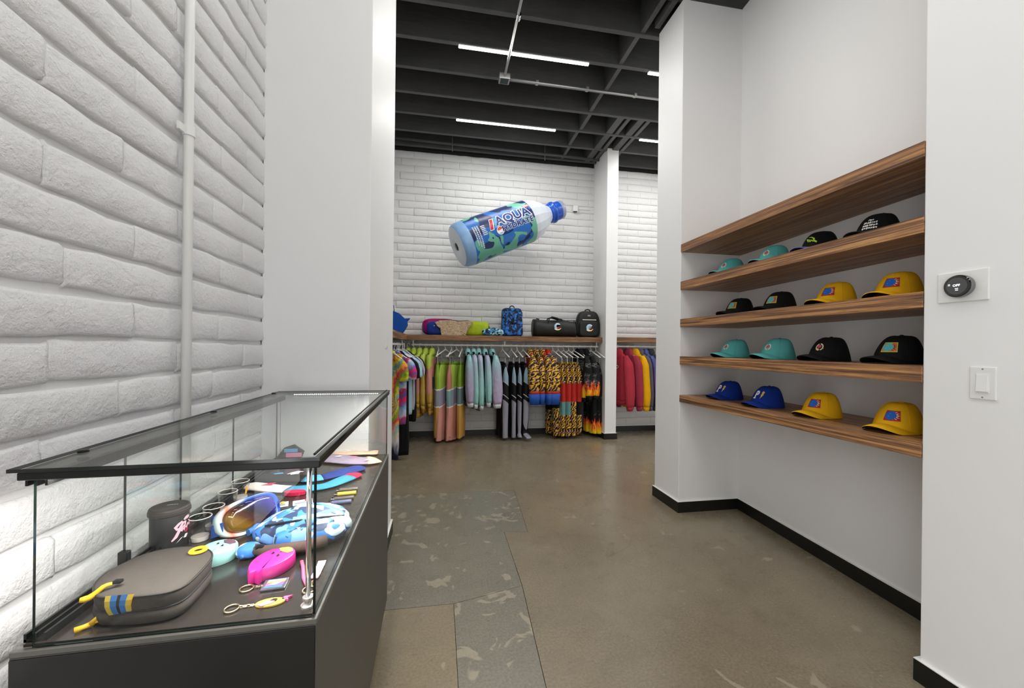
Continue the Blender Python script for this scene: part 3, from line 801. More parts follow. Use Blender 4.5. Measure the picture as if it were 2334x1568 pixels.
def deco_patch(t_, border, blob, teeth, mark, back=None):
    P_ = lambda s, z, o: crown_at(0.024 - s, z, o)
    # the patch sits on the wearer's front; -s runs towards the viewer
    p = decal('patch', [[(-0.036, 0.052), (0.030, 0.052), (0.028, 0.095), (-0.034, 0.095)]], P_, border, t_, 0.008, 0.0008)
    if back: decal('patch_field', [[(-0.0335, 0.0545), (0.028, 0.0545), (0.026, 0.0925), (-0.0318, 0.0925)]], P_, back, p, 0.008, 0.0012)
    decal('patch_motif', [circle(0.004, 0.074, 0.022, 22, 0.0185)] + [[(-0.010, 0.060), (-0.010, 0.088), (-0.022, 0.074)]], P_, blob, p, 0.008, 0.0016)
    tri = []
    for i in range(7):
        a = -1.25 + 2.5 * i / 6
        c, s = math.cos(a), math.sin(a)
        bx, bz = 0.000 - 0.0205 * c, 0.074 + 0.0165 * s
        tri.append([(bx - 0.004 * s * 0.6, bz + 0.0026), (bx + 0.004 * s * 0.6, bz - 0.0026), (bx - 0.0115 * c - 0.002, bz + 0.006 * s)])
    decal('patch_teeth', tri, P_, teeth, p, 0.008, 0.0018)
    decal('patch_mark', [[(0.010, 0.076), (0.016, 0.080), (0.012, 0.078)], [(0.006, 0.070), (0.014, 0.068), (0.014, 0.071)], [(0.002, 0.080), (0.010, 0.083), (0.008, 0.080)]], P_, mark, p, 0.008, 0.0022)
def deco_wave(t_, ring, fill, dot):
    P_ = lambda s, z, o: crown_at(0.024 - s, z, o)
    n = 16
    outer = circle(0, 0.074, 0.021, n, 0.019); inner = circle(0, 0.074, 0.0155, n, 0.0138)
    polys = [[outer[i], outer[(i + 1) % n], inner[(i + 1) % n], inner[i]] for i in range(n) if i % 8 != 3]
    e = decal('emblem', polys, P_, ring, t_, 0.012, 0.0012)
    decal('emblem_fill', [circle(0.001, 0.077, 0.0115, 14, 0.008)], P_, fill, e, 0.01, 0.0015)
    decal('emblem_mark', [[(-0.024, 0.064), (-0.014, 0.066), (-0.020, 0.071)], [(0.006, 0.068), (0.013, 0.066), (0.012, 0.061), (-0.006, 0.060)]], P_, dot, e, 0.01, 0.0018)
def deco_p(t_):
    P_ = lambda s, z, o: crown_at(0.024 - s, z, o)
    e = text_decal('letter', 'P', 0.056, P_, pm['white'], t_, (0.017, 0.076), -1.05, bold=0.0022, step=0.008, off=0.0016)
    for sx in (0.0,):
        decal('letter_serif', [[(0.040, 0.052), (0.018, 0.052), (0.018, 0.058), (0.040, 0.058)]], P_, pm['white'], e, 0.008, 0.0016)
    decal('lightning_bolt', [[(-0.022, 0.100), (-0.036, 0.092), (-0.027, 0.080), (-0.031, 0.079), (-0.010, 0.052), (-0.016, 0.072), (-0.012, 0.073), (-0.019, 0.086), (-0.014, 0.088)]], P_, pm['gold'], t_, 0.008, 0.0014)
def deco_script(t_):
    P_ = lambda s, z, o: crown_at(0.024 - s, z, o)
    decal('script', stroke([(-0.030, 0.058), (-0.018, 0.066), (-0.008, 0.078), (-0.012, 0.064), (0.0, 0.072), (0.004, 0.064), (0.012, 0.076), (0.016, 0.066), (0.024, 0.078), (0.034, 0.080)], 0.0085), P_, pm['lime'], t_, 0.008, 0.0014)
    decal('script_swash', stroke([(-0.016, 0.078), (0.006, 0.090), (0.028, 0.092)], [0.006, 0.005, 0.002]), P_, pm['lime'], t_, 0.008, 0.0012)
def deco_scribble(t_):
    P_ = lambda s, z, o: crown_at(0.024 - s, z, o)
    rnd = random.Random(4); polys = []
    for i in range(7):
        for k_ in range(4):
            x = -0.030 + i * 0.009; z = 0.050 + k_ * 0.013 + (0.0 if i in (2, 3, 4) or k_ < 3 else -0.05)
            if z < 0.045: continue
            a = rnd.uniform(0, 3); r = 0.0072
            polys.append([(x + r * math.cos(a + q) * rnd.uniform(0.35, 1), z + r * math.sin(a + q) * rnd.uniform(0.35, 1)) for q in (0, 1.2, 2.4, 3.6, 4.9)])
    decal('emblem', polys, P_, pm['white'], t_, 0.01, 0.0014)
# (shelf index, centre x, centre y, facing turn, colour, brim, under, deco, strap, label)
caps = [
    (1, 2.075, 2.575, 6, 'teal', 'teal', 'under', 'wave', None, 'teal cap on the second shelf from the top, next to the pier'),
    (1, 2.075, 2.195, 6, 'teal', 'teal', 'under', 'wave', None, 'teal cap on the second shelf from the top, beside the blue-brimmed black cap'),
    (1, 2.075, 1.885, 6, 'black', 'brimblue', 'olive', 'script', None, 'black cap with a blue brim and lime script'),
    (1, 2.075, 1.585, 6, 'black', 'black', 'under', 'scribble', 'clear', 'black cap with a tall white emblem on the second shelf'),
    (2, 2.085, 2.500, 8, 'black', 'black', 'under', 'patchb', 'flap', 'black cap with an orange and aqua patch, nearest the pier on the middle shelf'),
    (2, 2.085, 2.160, 8, 'black', 'black', 'under', 'patchb', 'flap', 'black cap with an orange and aqua patch, beside the yellow caps of the middle shelf'),
    (2, 2.075, 1.790, 6, 'yellow', 'yellow', 'under', 'patch', 'flap', 'yellow cap with a red and blue patch, beside the black caps of the middle shelf'),
    (2, 2.075, 1.495, 4, 'yellow', 'yellow', 'under', 'patch', None, 'yellow cap with a red and blue patch at the thermostat end of the middle shelf'),
    (3, 2.075, 2.530, 14, 'teal', 'teal', 'under', 'wave', None, 'teal cap on the fourth shelf, next to the pier'),
    (3, 2.075, 2.160, 14, 'teal', 'teal', 'under', 'wave', None, 'teal cap on the fourth shelf, beside a black cap with a round emblem'),
    (3, 2.075, 1.825, 10, 'black', 'black', 'under', 'waveb', 'clear', 'black cap with a round pink emblem on the fourth shelf'),
    (3, 2.075, 1.490, 10, 'black', 'black', 'under', 'patchb', None, 'large black cap with an orange and aqua patch on the fourth shelf'),
    (4, 2.085, 2.600, 8, 'blue', 'blue', 'under', 'p', None, 'blue cap with a white letter P on the lowest shelf, next to the pier'),
    (4, 2.060, 2.220, 8, 'blue', 'blue', 'under', 'p', None, 'blue cap with a white letter P on the lowest shelf, beside a yellow cap'),
    (4, 2.070, 1.860, 4, 'yellow', 'yellow', 'under', 'patch', 'stand', 'yellow cap on the lowest shelf with a black strap standing behind it'),
    (4, 2.055, 1.475, 2, 'yellow', 'yellow', 'under', 'patch', None, 'yellow cap with a patch at the near end of the lowest shelf'),
]
for (si, x, y, turn, c, b, u_, d, st, lab) in caps:
    t_ = thing('baseball_cap', lab, 'cap', (x, y, ZT[si] + 0.0008), math.pi - R(turn - 9), 'caps on the walnut shelves')
    cap_parts(t_, cm[c], cm[b], cm[u_])
    if d == 'patch': deco_patch(t_, pm['red'], pm['cobalt'], pm['cream'], pm['aqua'])
    elif d == 'patchb': deco_patch(t_, pm['acid'], pm['aqua'], pm['dark'], pm['salmon'], pm['orange'])
    elif d == 'wave': deco_wave(t_, pm['cream'], pm['pink'], pm['salmon'])
    elif d == 'waveb': deco_wave(t_, pm['cream'], pm['pink'], pm['salmon'])
    elif d == 'p': deco_p(t_)
    elif d == 'script': deco_script(t_)
    elif d == 'scribble': deco_scribble(t_)
    if st: strap(t_, st, cm['black'])
# ================================================================== GIANT BOTTLE
bA = ony(1040, 563, 5.12); bB = ony(1280, 477, 5.40)
ax = (bB - bA).normalized(); LB = (bB - bA).length
upv = (Vector((0, 0, 1)) - ax * ax.z).normalized(); fr = ax.cross(upv)      # fr points to the viewer or away
if fr.y > 0: fr = -fr
t_ = thing('giant_bottle', 'giant inflatable water bottle with a camouflage label, mounted on the block wall', 'bottle', (bA + bB) / 2)
Mb = Matrix((ax, upv, -fr)).transposed() if False else Matrix(((ax.x, upv.x, fr.x), (ax.y, upv.y, fr.y), (ax.z, upv.z, fr.z)))
oc = bA - (bA + bB) / 2
def bp(s, ang, r):     # s along the axis from the base, ang from the viewer-facing line upwards
    return oc + Mb @ Vector((s, r * math.sin(ang), r * math.cos(ang)))
def blathe(prof, n, name, mat, smooth='all', cap=False, a0=0.0):
    mb = MB(); mb.rings([[bp(s, a0 + 2 * math.pi * k / n, r) for k in range(n)] for s, r in prof], cap)
    return mb.build(name, mat, t_, smooth=smooth)
k_ = LB / 1.59
pale = plain('pale blue film', '#8fb0d0', 0.3, nz=0.2, nscale=5, bump=0.2); clearw = plain('cloudy clear vinyl', '#c9d0d9', 0.22, nz=0.05, nscale=4)
blathe([(0.012, 0.0), (0.012, 0.05), (0.0, 0.07), (0.0, 0.205), (0.014, 0.248)], 44, 'base_end', plain('pale grey vinyl', '#c3ccd6', 0.35, nz=0.06, nscale=4))
blathe([(0.014, 0.248), (0.022, 0.262), (0.055, 0.282), (0.14 * k_, 0.291)], 44, 'base', plain('pale blue vinyl', '#85abd6', 0.28, nz=0.30, nscale=7, bump=0.8))
blathe([(-0.002, 0.0), (-0.002, 0.045), (0.006, 0.05)], 20, 'valve', M['blackmetal'])
camo = camo3('bottle camouflage film', '#2668b6', '#1b2c5a', '#66ad95', 4.2, 0.35)
LR0, LR1 = 0.291, 0.283
def lr(s): return LR0 + (LR1 - LR0) * (s - 0.14 * k_) / (0.88 * k_)
blathe([(0.14 * k_ + 0.88 * k_ * i / 10, lr(0.14 * k_ + 0.88 * k_ * i / 10)) for i in range(11)], 56, 'label', camo)
blathe([(1.02 * k_, 0.279), (1.08 * k_, 0.272), (1.18 * k_, 0.238), (1.27 * k_, 0.185), (1.345 * k_, 0.128), (1.38 * k_, 0.108)], 16, 'shoulder', clearw, smooth=None)
bl = plain('deep blue vinyl', '#1a4fb4', 0.25, nz=0.2, nscale=8)
blathe([(1.365 * k_, 0.105), (1.375 * k_, 0.128), (1.39 * k_, 0.132), (1.40 * k_, 0.120), (1.41 * k_, 0.132), (1.425 * k_, 0.146), (1.445 * k_, 0.146), (1.452 * k_, 0.118)], 36, 'neck_ring', bl)
blathe([(1.45 * k_, 0.118), (1.47 * k_, 0.126), (1.535 * k_, 0.126)], 36, 'cap', bl)
blathe([(1.535 * k_, 0.126), (1.575 * k_, 0.126), (1.59 * k_, 0.116), (1.59 * k_, 0.0)], 36, 'cap_end', plain('smoky cap film', '#8a91a6', 0.3))
lm = lambda s, tt, off: bp(s, tt / lr(s), lr(s) + 0.002 + off)
navy = plain('navy print', '#17307a', 0.35); whitep = plain('white print', '#eef0f4', 0.35); redp = plain('red print', '#c01f35', 0.35); skyp = plain('sky print', '#5aa0e0', 0.35); greyp = plain('silver print', '#c9cdd6', 0.35)
AQ = 0.735 * k_
text_decal('lettering_outline', 'AQUA', 0.165, lm, whitep, t_, (AQ, 0.088), 1.06, 0.0, 0.014, 0, 0.03, 0.001)
text_decal('lettering', 'AQUA', 0.165, lm, navy, t_, (AQ, 0.088), 1.06, 0.0, 0.004, 0, 0.03, 0.003)
text_decal('lettering_outline', 'HYDRATE', 0.086, lm, whitep, t_, (0.765 * k_, -0.024), 1.16, 0.0, 0.008, 0, 0.03, 0.001, 1.06)
text_decal('lettering', 'HYDRATE', 0.086, lm, navy, t_, (0.765 * k_, -0.024), 1.16, 0.0, 0.0035, 0, 0.03, 0.004, 1.06)
def par(s0, w, z0, z1, sh): return [(s0, z0), (s0 + w, z0), (s0 + w + sh, z1), (s0 + sh, z1)]
decal('slash_edge', [par(0.385 * k_, 0.058, 0.0, 0.15, 0.045)], lm, whitep, t_, 0.03, 0.0008)
decal('slash', [par(0.392 * k_, 0.042, 0.008, 0.142, 0.042)], lm, redp, t_, 0.03, 0.002)
decal('slash', [par(0.455 * k_, 0.030, 0.012, 0.142, 0.042)], lm, skyp, t_, 0.03, 0.002)
decal('corner_tag', [par(0.925 * k_, 0.092, 0.150, 0.192, 0.0)], lm, redp, t_, 0.03, 0.001)
decal('tag_print', [par(0.945 * k_ + 0.014 * i, 0.009, 0.165, 0.178, 0.0) for i in range(4)], lm, whitep, t_, 0, 0.002)
decal('round_logo', [circle(0.515 * k_, -0.03, 0.052, 26)], lm, whitep, t_, 0.03, 0.001)
decal('round_logo_mark', [[(0.515 * k_ + 0.045 * math.cos(a), -0.03 + 0.045 * math.sin(a)) for a in [0.4 + 0.22 * i for i in range(12)]] + [(0.49 * k_, -0.028)]], lm, plain('coral print', '#d8583c', 0.35), t_, 0.03, 0.002)
decal('round_logo_mark', [[(0.515 * k_ + 0.04 * math.cos(a), -0.03 + 0.04 * math.sin(a)) for a in [3.9 + 0.2 * i for i in range(9)]]], lm, skyp, t_, 0.03, 0.002)
rnd = random.Random(11); pr = []
for col in range(3):
    z = 0.12
    while z > -0.12 - 0.02 * col:
        h = rnd.uniform(0.008, 0.02); pr.append([(0.185 * k_ + col * 0.03, z), (0.185 * k_ + col * 0.03 + 0.017, z), (0.185 * k_ + col * 0.03 + 0.017, z - h), (0.185 * k_ + col * 0.03, z - h)]); z -= h + 0.006
pr += [[(0.285 * k_, 0.10 - 0.022 * i), (0.285 * k_ + rnd.uniform(0.04, 0.075), 0.10 - 0.022 * i), (0.345 * k_, 0.088 - 0.022 * i), (0.285 * k_, 0.088 - 0.022 * i)] for i in range(6)]
decal('small_print', pr, lm, greyp, t_, 0, 0.002)['kind'] = 'stuff'
ctr = oc + ax * (0.6 * LB)
MB().tube([ctr + Vector((0, 0.15, 0)), ctr + Vector((0, YB - (bA.y + bB.y) / 2 - ctr.y + 0.0, 0))], 0.03, 12).build('wall_mount', M['blackmetal'], t_, smooth=True)
# ================================================================== BAGS ON THE LONG SHELF
SH = SZ1
def sell(a, b, c, e1=0.5, e2=0.5, n=32, m=14, wob=0.0, seed=0, fn=None):
    """super-ellipsoid standing on z=0: half sizes a,b, height c"""
    rnd = random.Random(seed); ph = [rnd.uniform(0, 6.28) for _ in range(6)]
    sg = lambda v, e: math.copysign(abs(v) ** e, v)
    rs = []
    for j in range(m + 1):
        v = -math.pi / 2 + math.pi * j / m
        cv, sv = sg(math.cos(v), e1), sg(math.sin(v), e1)
        ring = []
        for i in range(n):
            u = 2 * math.pi * i / n
            w = 1 + wob * (math.sin(3 * u + ph[0] + 2 * v) + math.sin(5 * u + ph[1] - 3 * v) + 0.6 * math.sin(9 * u + ph[2] + 5 * v))
            p = Vector((a * cv * sg(math.cos(u), e2) * w, b * cv * sg(math.sin(u), e2) * w, c / 2 * (1 + sv)))
            if fn: p = fn(p)
            ring.append(p)
        rs.append(ring)
    return MB().rings(rs)
blk = fabric('black pebbled leather', '#161715', 0.5, 300, 0.2, 0.4)
blkn = fabric('black nylon', '#121211', 0.6, 400, 0.2)
zipm = plain('pale zip', '#d9d6c8', 0.3, 0.4)
def wave_badge(t_, cx, cz, s, y, name='badge'):
    mp = lambda a, b, o: (cx + a * s, y - o, cz + b * s)
    outer = [(math.cos(a), 0.15 + math.sin(a)) for a in [0.55 + 0.23 * i for i in range(18)]]
    inner = [(0.45 * math.cos(a) + 0.1, 0.22 + 0.42 * math.sin(a)) for a in [4.3 - 0.24 * i for i in range(14)]]
    b_ = decal(name, [outer + inner], mp, plain('badge pale blue', '#a9d3ec', 0.6), t_, 0, 0.001)
    decal('badge_crest', [[(math.cos(a) * 0.98, 0.15 + math.sin(a) * 0.98) for a in [0.6 + 0.2 * i for i in range(9)]] + [(math.cos(a) * 0.62 + 0.05, 0.25 + math.sin(a) * 0.62) for a in [2.2 - 0.2 * i for i in range(9)]]], mp, plain('badge white', '#eef2f2', 0.6), b_, 0, 0.002)
    star = []
    for i in range(10):
        r = 0.52 if i % 2 == 0 else 0.2
        a = math.pi / 2 + i * math.pi / 5; star.append((0.22 + r * math.cos(a) * 1.15, -0.18 + r * math.sin(a) * 0.8))
    decal('badge_star', [star], mp, plain('badge crimson', '#b3264a', 0.6), b_, 0, 0.003)
    decal('badge_banner', [[(-1.0, -0.42), (-0.3, -0.62), (0.5, -0.62), (1.15, -0.22), (0.95, -0.6), (0.5, -0.98), (-0.3, -1.02), (-0.85, -0.8)]], mp, plain('badge cream', '#f0e6a4', 0.6), b_, 0, 0.0025)
def px_x(u, y=5.56, v=765): return ony(u, v, y).x
# blue camo backpack
x0, x1 = px_x(1143), px_x(1192); w = x1 - x0; h = 0.40
t_ = thing('backpack', 'blue camouflage backpack with a rounded flap', 'backpack', ((x0 + x1) / 2, 5.58, SH), R(4))
bc = camo3('blue black camouflage nylon', '#15203f', '#0c0e16', '#2a78c8', 20, 0.6, '#1d56a0')
sell(w / 2, 0.075, h, 0.25, 0.35, fn=lambda p: Vector((p.x * (1 - 0.10 * p.z / h) - 0.01 * p.z / h, p.y, p.z))).build('body', bc, t_, smooth='all')
sell(w * 0.42, 0.03, 0.155, 0.45, 0.4).build('front_pocket', bc, t_, smooth='all', loc=(0.004, -0.075, 0.012))
fl_ = [(-w * 0.43, 0), (-w * 0.43, -0.07)] + [(w * 0.43 * math.cos(a), -0.07 + 0.085 * math.sin(a)) for a in [math.pi + math.pi * i / 12 for i in range(13)]] + [(w * 0.43, 0)]
mb = MB(); n = len(fl_)
mb.add([(p[0] - 0.006, -0.085, 0.345 + p[1]) for p in fl_] + [(p[0] - 0.006, -0.070, 0.345 + p[1]) for p in fl_], [tuple(range(n)), tuple(range(2 * n - 1, n - 1, -1))] + [(i, (i + 1) % n, n + (i + 1) % n, n + i) for i in range(n)])
mb.build('flap', bc, t_, bevel=0.003)
MB().box(-w * 0.41 - 0.008, w * 0.41 - 0.008, -0.074, 0.06, 0.352, 0.362).build('collar', blkn, t_, bevel=0.003)
MB().tube([(-0.035, 0.0, h - 0.01)] + [(-0.005 + 0.034 * math.cos(a), 0, h + 0.0 + 0.035 * math.sin(a)) for a in [math.pi - math.pi * i / 10 for i in range(11)]] + [(0.026, 0, h - 0.01)], 0.007, 8).build('handle', blkn, t_, smooth='all')
MB().box(-0.008, 0.008, -0.094, -0.088, 0.10, 0.27).build('flap_strap', blkn, t_, bevel=0.002)
MB().box(-0.014, 0.014, -0.098, -0.088, 0.175, 0.195).build('buckle', M['blackmetal'], t_, bevel=0.003)
MB().box(-0.018, 0.018, -0.0875, -0.086, 0.305, 0.322).build('label_tab', plain('brown tab', '#4a3730', 0.7), t_)
# duffel
x0, x1 = px_x(1214), px_x(1312); L = x1 - x0
t_ = thing('duffel_bag', 'black leather duffel bag with a wave badge', 'duffel bag', ((x0 + x1) / 2, 5.57, SH), 0)
rs = []
for j in range(15):
    u = -1 + 2 * j / 14; e = 1 - 0.10 * abs(u) ** 8
    rr = 0.115 * e * (1 + 0.09 * abs(u) ** 3 - 0.03 * math.cos(u * 9))
    sag = 0.012 * math.sin(u * 5)
    rs.append([Vector((u * L / 2 * 0.985, rr * math.cos(a) * 1.0, max(0.0, 0.118 + rr * math.sin(a) * (1.06 if math.sin(a) > 0 else 1.05) + (sag if math.sin(a) > 0 else 0)))) for a in [2 * math.pi * i / 28 for i in range(28)]])
MB().rings(rs).build('body', blk, t_, smooth='all')
for sx in (-1, 1):
    MB().tube([Vector((sx * L / 2 * 0.96, 0.119 * math.cos(a), 0.122 + 0.123 * math.sin(a))) for a in [2 * math.pi * i / 28 for i in range(28)]], 0.006, 6, closed=True).build('end_piping', blk, t_, smooth='all')
for y in (-0.06, 0.05):
    MB().tube([(-0.115, y - 0.035 if y < 0 else y, 0.16), (-0.105, y, 0.225), (-0.085, y, 0.27), (-0.03, y + 0.01, 0.28), (0.04, y + 0.01, 0.262), (0.095, y, 0.25), (0.105, y, 0.215), (0.11, y - 0.035 if y < 0 else y, 0.15)], 0.0095, 8).build('handle', blkn, t_, smooth='all')
MB().tube([(-0.045, 0, 0.285), (0.055, 0, 0.265)], 0.017, 10).build('handle_wrap', blk, t_, smooth=True)
MB().tube([(-L / 2 * 0.93, 0, 0.245), (-0.1, 0, 0.235), (0.1, 0, 0.24), (L / 2 * 0.93, 0, 0.245)], 0.005, 6).build('zip', blkn, t_)
MB().tube([(-L / 2 * 0.80, 0, 0.235), (-L / 2 * 0.83, 0, 0.262), (-L / 2 * 0.7, 0, 0.25)], 0.008, 6).build('end_tab', blkn, t_, smooth='all')
wave_badge(t_, 0.015, 0.142, 0.048, -0.119)
# black backpack
x0, x1 = px_x(1312), px_x(1365); w = x1 - x0; h = 0.385
t_ = thing('backpack', 'black domed backpack with a pale zip and a wave badge', 'backpack', ((x0 + x1) / 2, 5.56, SH), R(-4))
sell(w / 2, 0.08, h * 1.0, 0.42, 0.5, fn=lambda p: Vector((p.x * (1.0 if p.z < h * 0.45 else 1 - 0.22 * ((p.z / h - 0.45) / 0.55) ** 1.5), p.y, p.z))).build('body', blk, t_, smooth='all')
sell(w * 0.40, 0.03, 0.225, 0.4, 0.4).build('front_pocket', blk, t_, smooth='all', loc=(0, -0.068, 0.015))
MB().tube([(-w * 0.28, -0.095, 0.252), (w * 0.28, -0.095, 0.252)], 0.0055, 8).build('zip', zipm, t_)
MB().tube([(-0.045, 0, h - 0.012), (-0.03, 0, h + 0.018), (0.0, 0, h + 0.026), (0.03, 0, h + 0.018), (0.045, 0, h - 0.012)], 0.009, 8).build('handle', blkn, t_, smooth='all')
MB().lathe([(0.024, 0), (0.024, 0.004), (0.018, 0.005), (0, 0.005)], 20, (0, -0.074, 0.315), Matrix.Rotation(R(90), 3, 'X') @ Matrix.Diagonal((1, 0.55, 1)), cap=False).build('label_tab', plain('grey rubber label', '#8f8f8d', 0.5), t_)
MB().tube([(-w * 0.42, -0.03, 0.02), (-w * 0.2, -0.09, 0.015), (w * 0.3, -0.09, 0.02)], 0.009, 6, flat=0.6).build('strap', blkn, t_, smooth='all')
wave_badge(t_, 0.0, 0.135, 0.048, -0.107)
# magenta pouch, blue pouch, holographic top, lime pouch, small camo pouch, blue bag
def pouch(name, label, cat, u0, u1, y, depth, h, mat, e1=0.55, e2=0.6, wob=0.015, rz=0, seed=1, extra=None, sk=0.0):
    x0, x1 = px_x(u0, y), px_x(u1, y); w = x1 - x0
    t_ = thing(name, label, cat, ((x0 + x1) / 2, y, SH), R(rz))
    sell(w / 2, depth, h, e1, e2, wob=wob, seed=seed, fn=lambda p: Vector((p.x * (1 + sk * p.z / h), p.y, p.z))).build('body', mat, t_, smooth='all')
    if extra: extra(t_, w, h, depth)
    return t_
mag = fabric('magenta nylon', '#9d0f66', 0.5, 300, 0.35); roy = fabric('royal blue nylon', '#0d2f86', 0.5, 300, 0.35); limec = fabric('lime nylon', '#a9bd1f', 0.55, 300, 0.5)
def ex_mag(t_, w, h, d):
    MB().tube([(-w * 0.47, -d * 0.5, h * 0.55), (-w * 0.44, -d * 0.8, h * 0.2), (-w * 0.34, -d * 0.95, 0.02)], 0.012, 8, flat=0.5).build('strap', roy, t_, smooth='all')
    MB().tube([(-w * 0.45, -d * 0.75, h * 0.78), (0, -d * 0.9, h * 0.88), (w * 0.45, -d * 0.75, h * 0.8)], 0.003, 6).build('zip', blkn, t_)
pouch('belt_bag', 'magenta belt bag lying behind the blue pouch', 'bag', 962, 1040, 5.66, 0.07, 0.235, mag, seed=2, extra=ex_mag)
def ex_roy(t_, w, h, d):
    MB().tube([(w * 0.20, -d * 0.98, h * 0.9), (w * 0.05, -d * 1.05, h * 0.6), (w * 0.25, -d * 1.0, h * 0.2)], 0.006, 6).build('drawcord', blkn, t_, smooth='all')
    MB().lathe([(0.007, 0), (0.007, 0.003), (0, 0.004)], 12, (-w * 0.12, -d * 0.99, h * 0.68), Matrix.Rotation(R(90), 3, 'X'), cap=False).build('snap', zipm, t_)
pouch('pouch', 'royal blue pouch leaning on the holographic top', 'pouch', 972, 1018, 5.55, 0.055, 0.185, roy, seed=4, extra=ex_roy)
pouch('belt_bag', 'lime green gathered belt bag beside the holographic top', 'bag', 1055, 1115, 5.60, 0.075, 0.205, limec, 0.5, 0.6, 0.02, seed=6,
      extra=lambda t_, w, h, d: MB().tube([(w * 0.46, -d * 0.3, h * 0.8), (w * 0.50, -d * 0.5, h * 0.5), (w * 0.44, -d * 0.8, 0.05)], 0.012, 8, flat=0.5).build('strap', roy, t_, smooth='all'))
def _holo():
    k = NT('holographic film'); co = k.coord()
    f = k.noise(co, 15, 3, 0.6, 2.0); g = k.noise(co, 34, 4, 0.7, 2.5)
    k.col(k.ramp(k.noise(co, 42, 3, 0.6, 2.5), [(0.30, srgb('#4f5578')), (0.38, srgb('#b98a62')), (0.45, srgb('#f2d7a0')), (0.5, srgb('#fff6e0')), (0.55, srgb('#e8bc84')), (0.63, srgb('#c997a8')), (0.7, srgb('#7fa096'))]))  # white highlights of the crumpled film are painted into this ramp
    k.bump(g, 0.9, 0.03)
    return k.done(0.22, 0.25, 0.7)
x0, x1 = px_x(991, 5.47), px_x(1078, 5.47); w = x1 - x0; h = 0.205
t_ = thing('folded_top', 'crumpled holographic gold cropped top propped on the shelf', 'top', ((x0 + x1) / 2, 5.47, SH))
def crumple(mb, amp=0.013):
    mb.v = [tuple(Vector(v) + Vector((0, amp * (mnoise.noise(Vector(v) * 28) + 0.6 * mnoise.noise(Vector(v) * 60)), 0))) for v in mb.v]; return mb
def panel(poly, y0, y1, step=0.02):
    """upright padded panel from an outline in x,z"""
    bm = bmesh.new(); bm.faces.new([bm.verts.new((p[0], 0, p[1])) for p in poly])
    for ax in (0, 2):
        lo = min(v.co[ax] for v in bm.verts); hi = max(v.co[ax] for v in bm.verts); k = 1
        while lo + k * step < hi:
            co = [0, 0, 0]; no = [0, 0, 0]; co[ax] = lo + k * step; no[ax] = 1
            bmesh.ops.bisect_plane(bm, geom=bm.verts[:] + bm.edges[:] + bm.faces[:], plane_co=co, plane_no=no, dist=1e-6); k += 1
    ext = bmesh.ops.extrude_face_region(bm, geom=bm.faces[:])
    for g_ in ext['geom']:
        if isinstance(g_, bmesh.types.BMVert): g_.co.y += y1
    for v in bm.verts:
        if v.co.y == 0: v.co.y = y0
    bm.verts.index_update()
    mb = MB(); mb.add([v.co.copy() for v in bm.verts], [tuple(v.index for v in f.verts) for f in bm.faces]); bm.free(); return mb
holo = _holo()
crumple(panel([(-w * 0.33, 0), (w * 0.30, 0), (w * 0.36, h * 0.40), (w * 0.5, h * 0.86), (w * 0.40, h * 0.99), (w * 0.1, h * 0.93), (-w * 0.12, h * 1.0), (-w * 0.36, h * 0.98), (-w * 0.5, h * 0.84), (-w * 0.44, h * 0.60), (-w * 0.36, h * 0.45)], -0.02, 0.03)).build('body', holo, t_, smooth=None)
MB().tube([(-w * 0.34, -0.004, h * 0.99), (-w * 0.1, 0.0, h * 1.0), (w * 0.12, 0.0, h * 0.95), (w * 0.38, 0, h * 0.99)], 0.006, 6).build('collar', blkn, t_, smooth='all')
crumple(panel([(-w * 0.33, 0.0), (w * 0.30, 0), (w * 0.31, h * 0.13), (-w * 0.335, h * 0.13)], -0.026, -0.019)).build('hem_band', holo, t_, smooth=50)
lb = camo3('light blue camouflage', '#4a9cc0', '#15181f', '#9fd4de', 24, 0.5, '#2a5fa0')
pouch('pouch', 'small light blue camouflage pouch beside the blue backpack', 'pouch', 1098, 1148, 5.50, 0.06, 0.105, lb, 0.75, 0.75, 0.03, seed=9,
      extra=lambda t_, w, h, d: (MB().tube([(-w * 0.3, -d * 0.6, h * 0.85), (0.02, -d * 0.2, h * 1.02), (w * 0.3, -d * 0.4, h * 0.75)], 0.008, 6).build('strap', blkn, t_, smooth='all'),
                                 MB().tube([(-w * 0.35, -d * 0.85, h * 0.45), (w * 0.2, -d * 1.0, h * 0.5), (w * 0.42, -d * 0.7, h * 0.4)], 0.004, 6).build('zip', blkn, t_)))
p = ony(890, 757, 5.3)
t_ = thing('tote', 'plain royal blue tote at the left end of the shelf', 'bag', (p.x + 0.02, 5.28, SH))
blu = fabric('bright blue canvas', '#07479b', 0.7, 300, 0.2)
panel([(-0.20, 0), (0.125, 0.0), (0.16, 0.05), (0.195, 0.115), (0.19, 0.165), (0.225, 0.205), (0.16, 0.20), (0.09, 0.265), (0.0, 0.30), (-0.2, 0.30)], -0.03, 0.05, 0.04).build('body', blu, t_, bevel=0.006, smooth=50)
MB().tube([(-0.06, -0.02, 0.28), (-0.05, -0.02, 0.36), (0.02, -0.02, 0.36), (0.03, -0.02, 0.28)], 0.008, 8, flat=0.4).build('handle', blu, t_, smooth='all')
t_ = thing('cosmetic_pouch', 'tiny peach pouch in front of the blue tote', 'pouch', (ony(893, 757, 5.2).x, 5.2, SH))
sell(0.035, 0.03, 0.05, 0.8, 0.8, 16, 8).build('body', fabric('peach cotton', '#e8a78c'), t_, smooth='all')
MB().tube([(-0.028, -0.012, 0.046), (0, -0.016, 0.05), (0.028, -0.012, 0.046)], 0.003, 6).build('zip', zipm, t_)
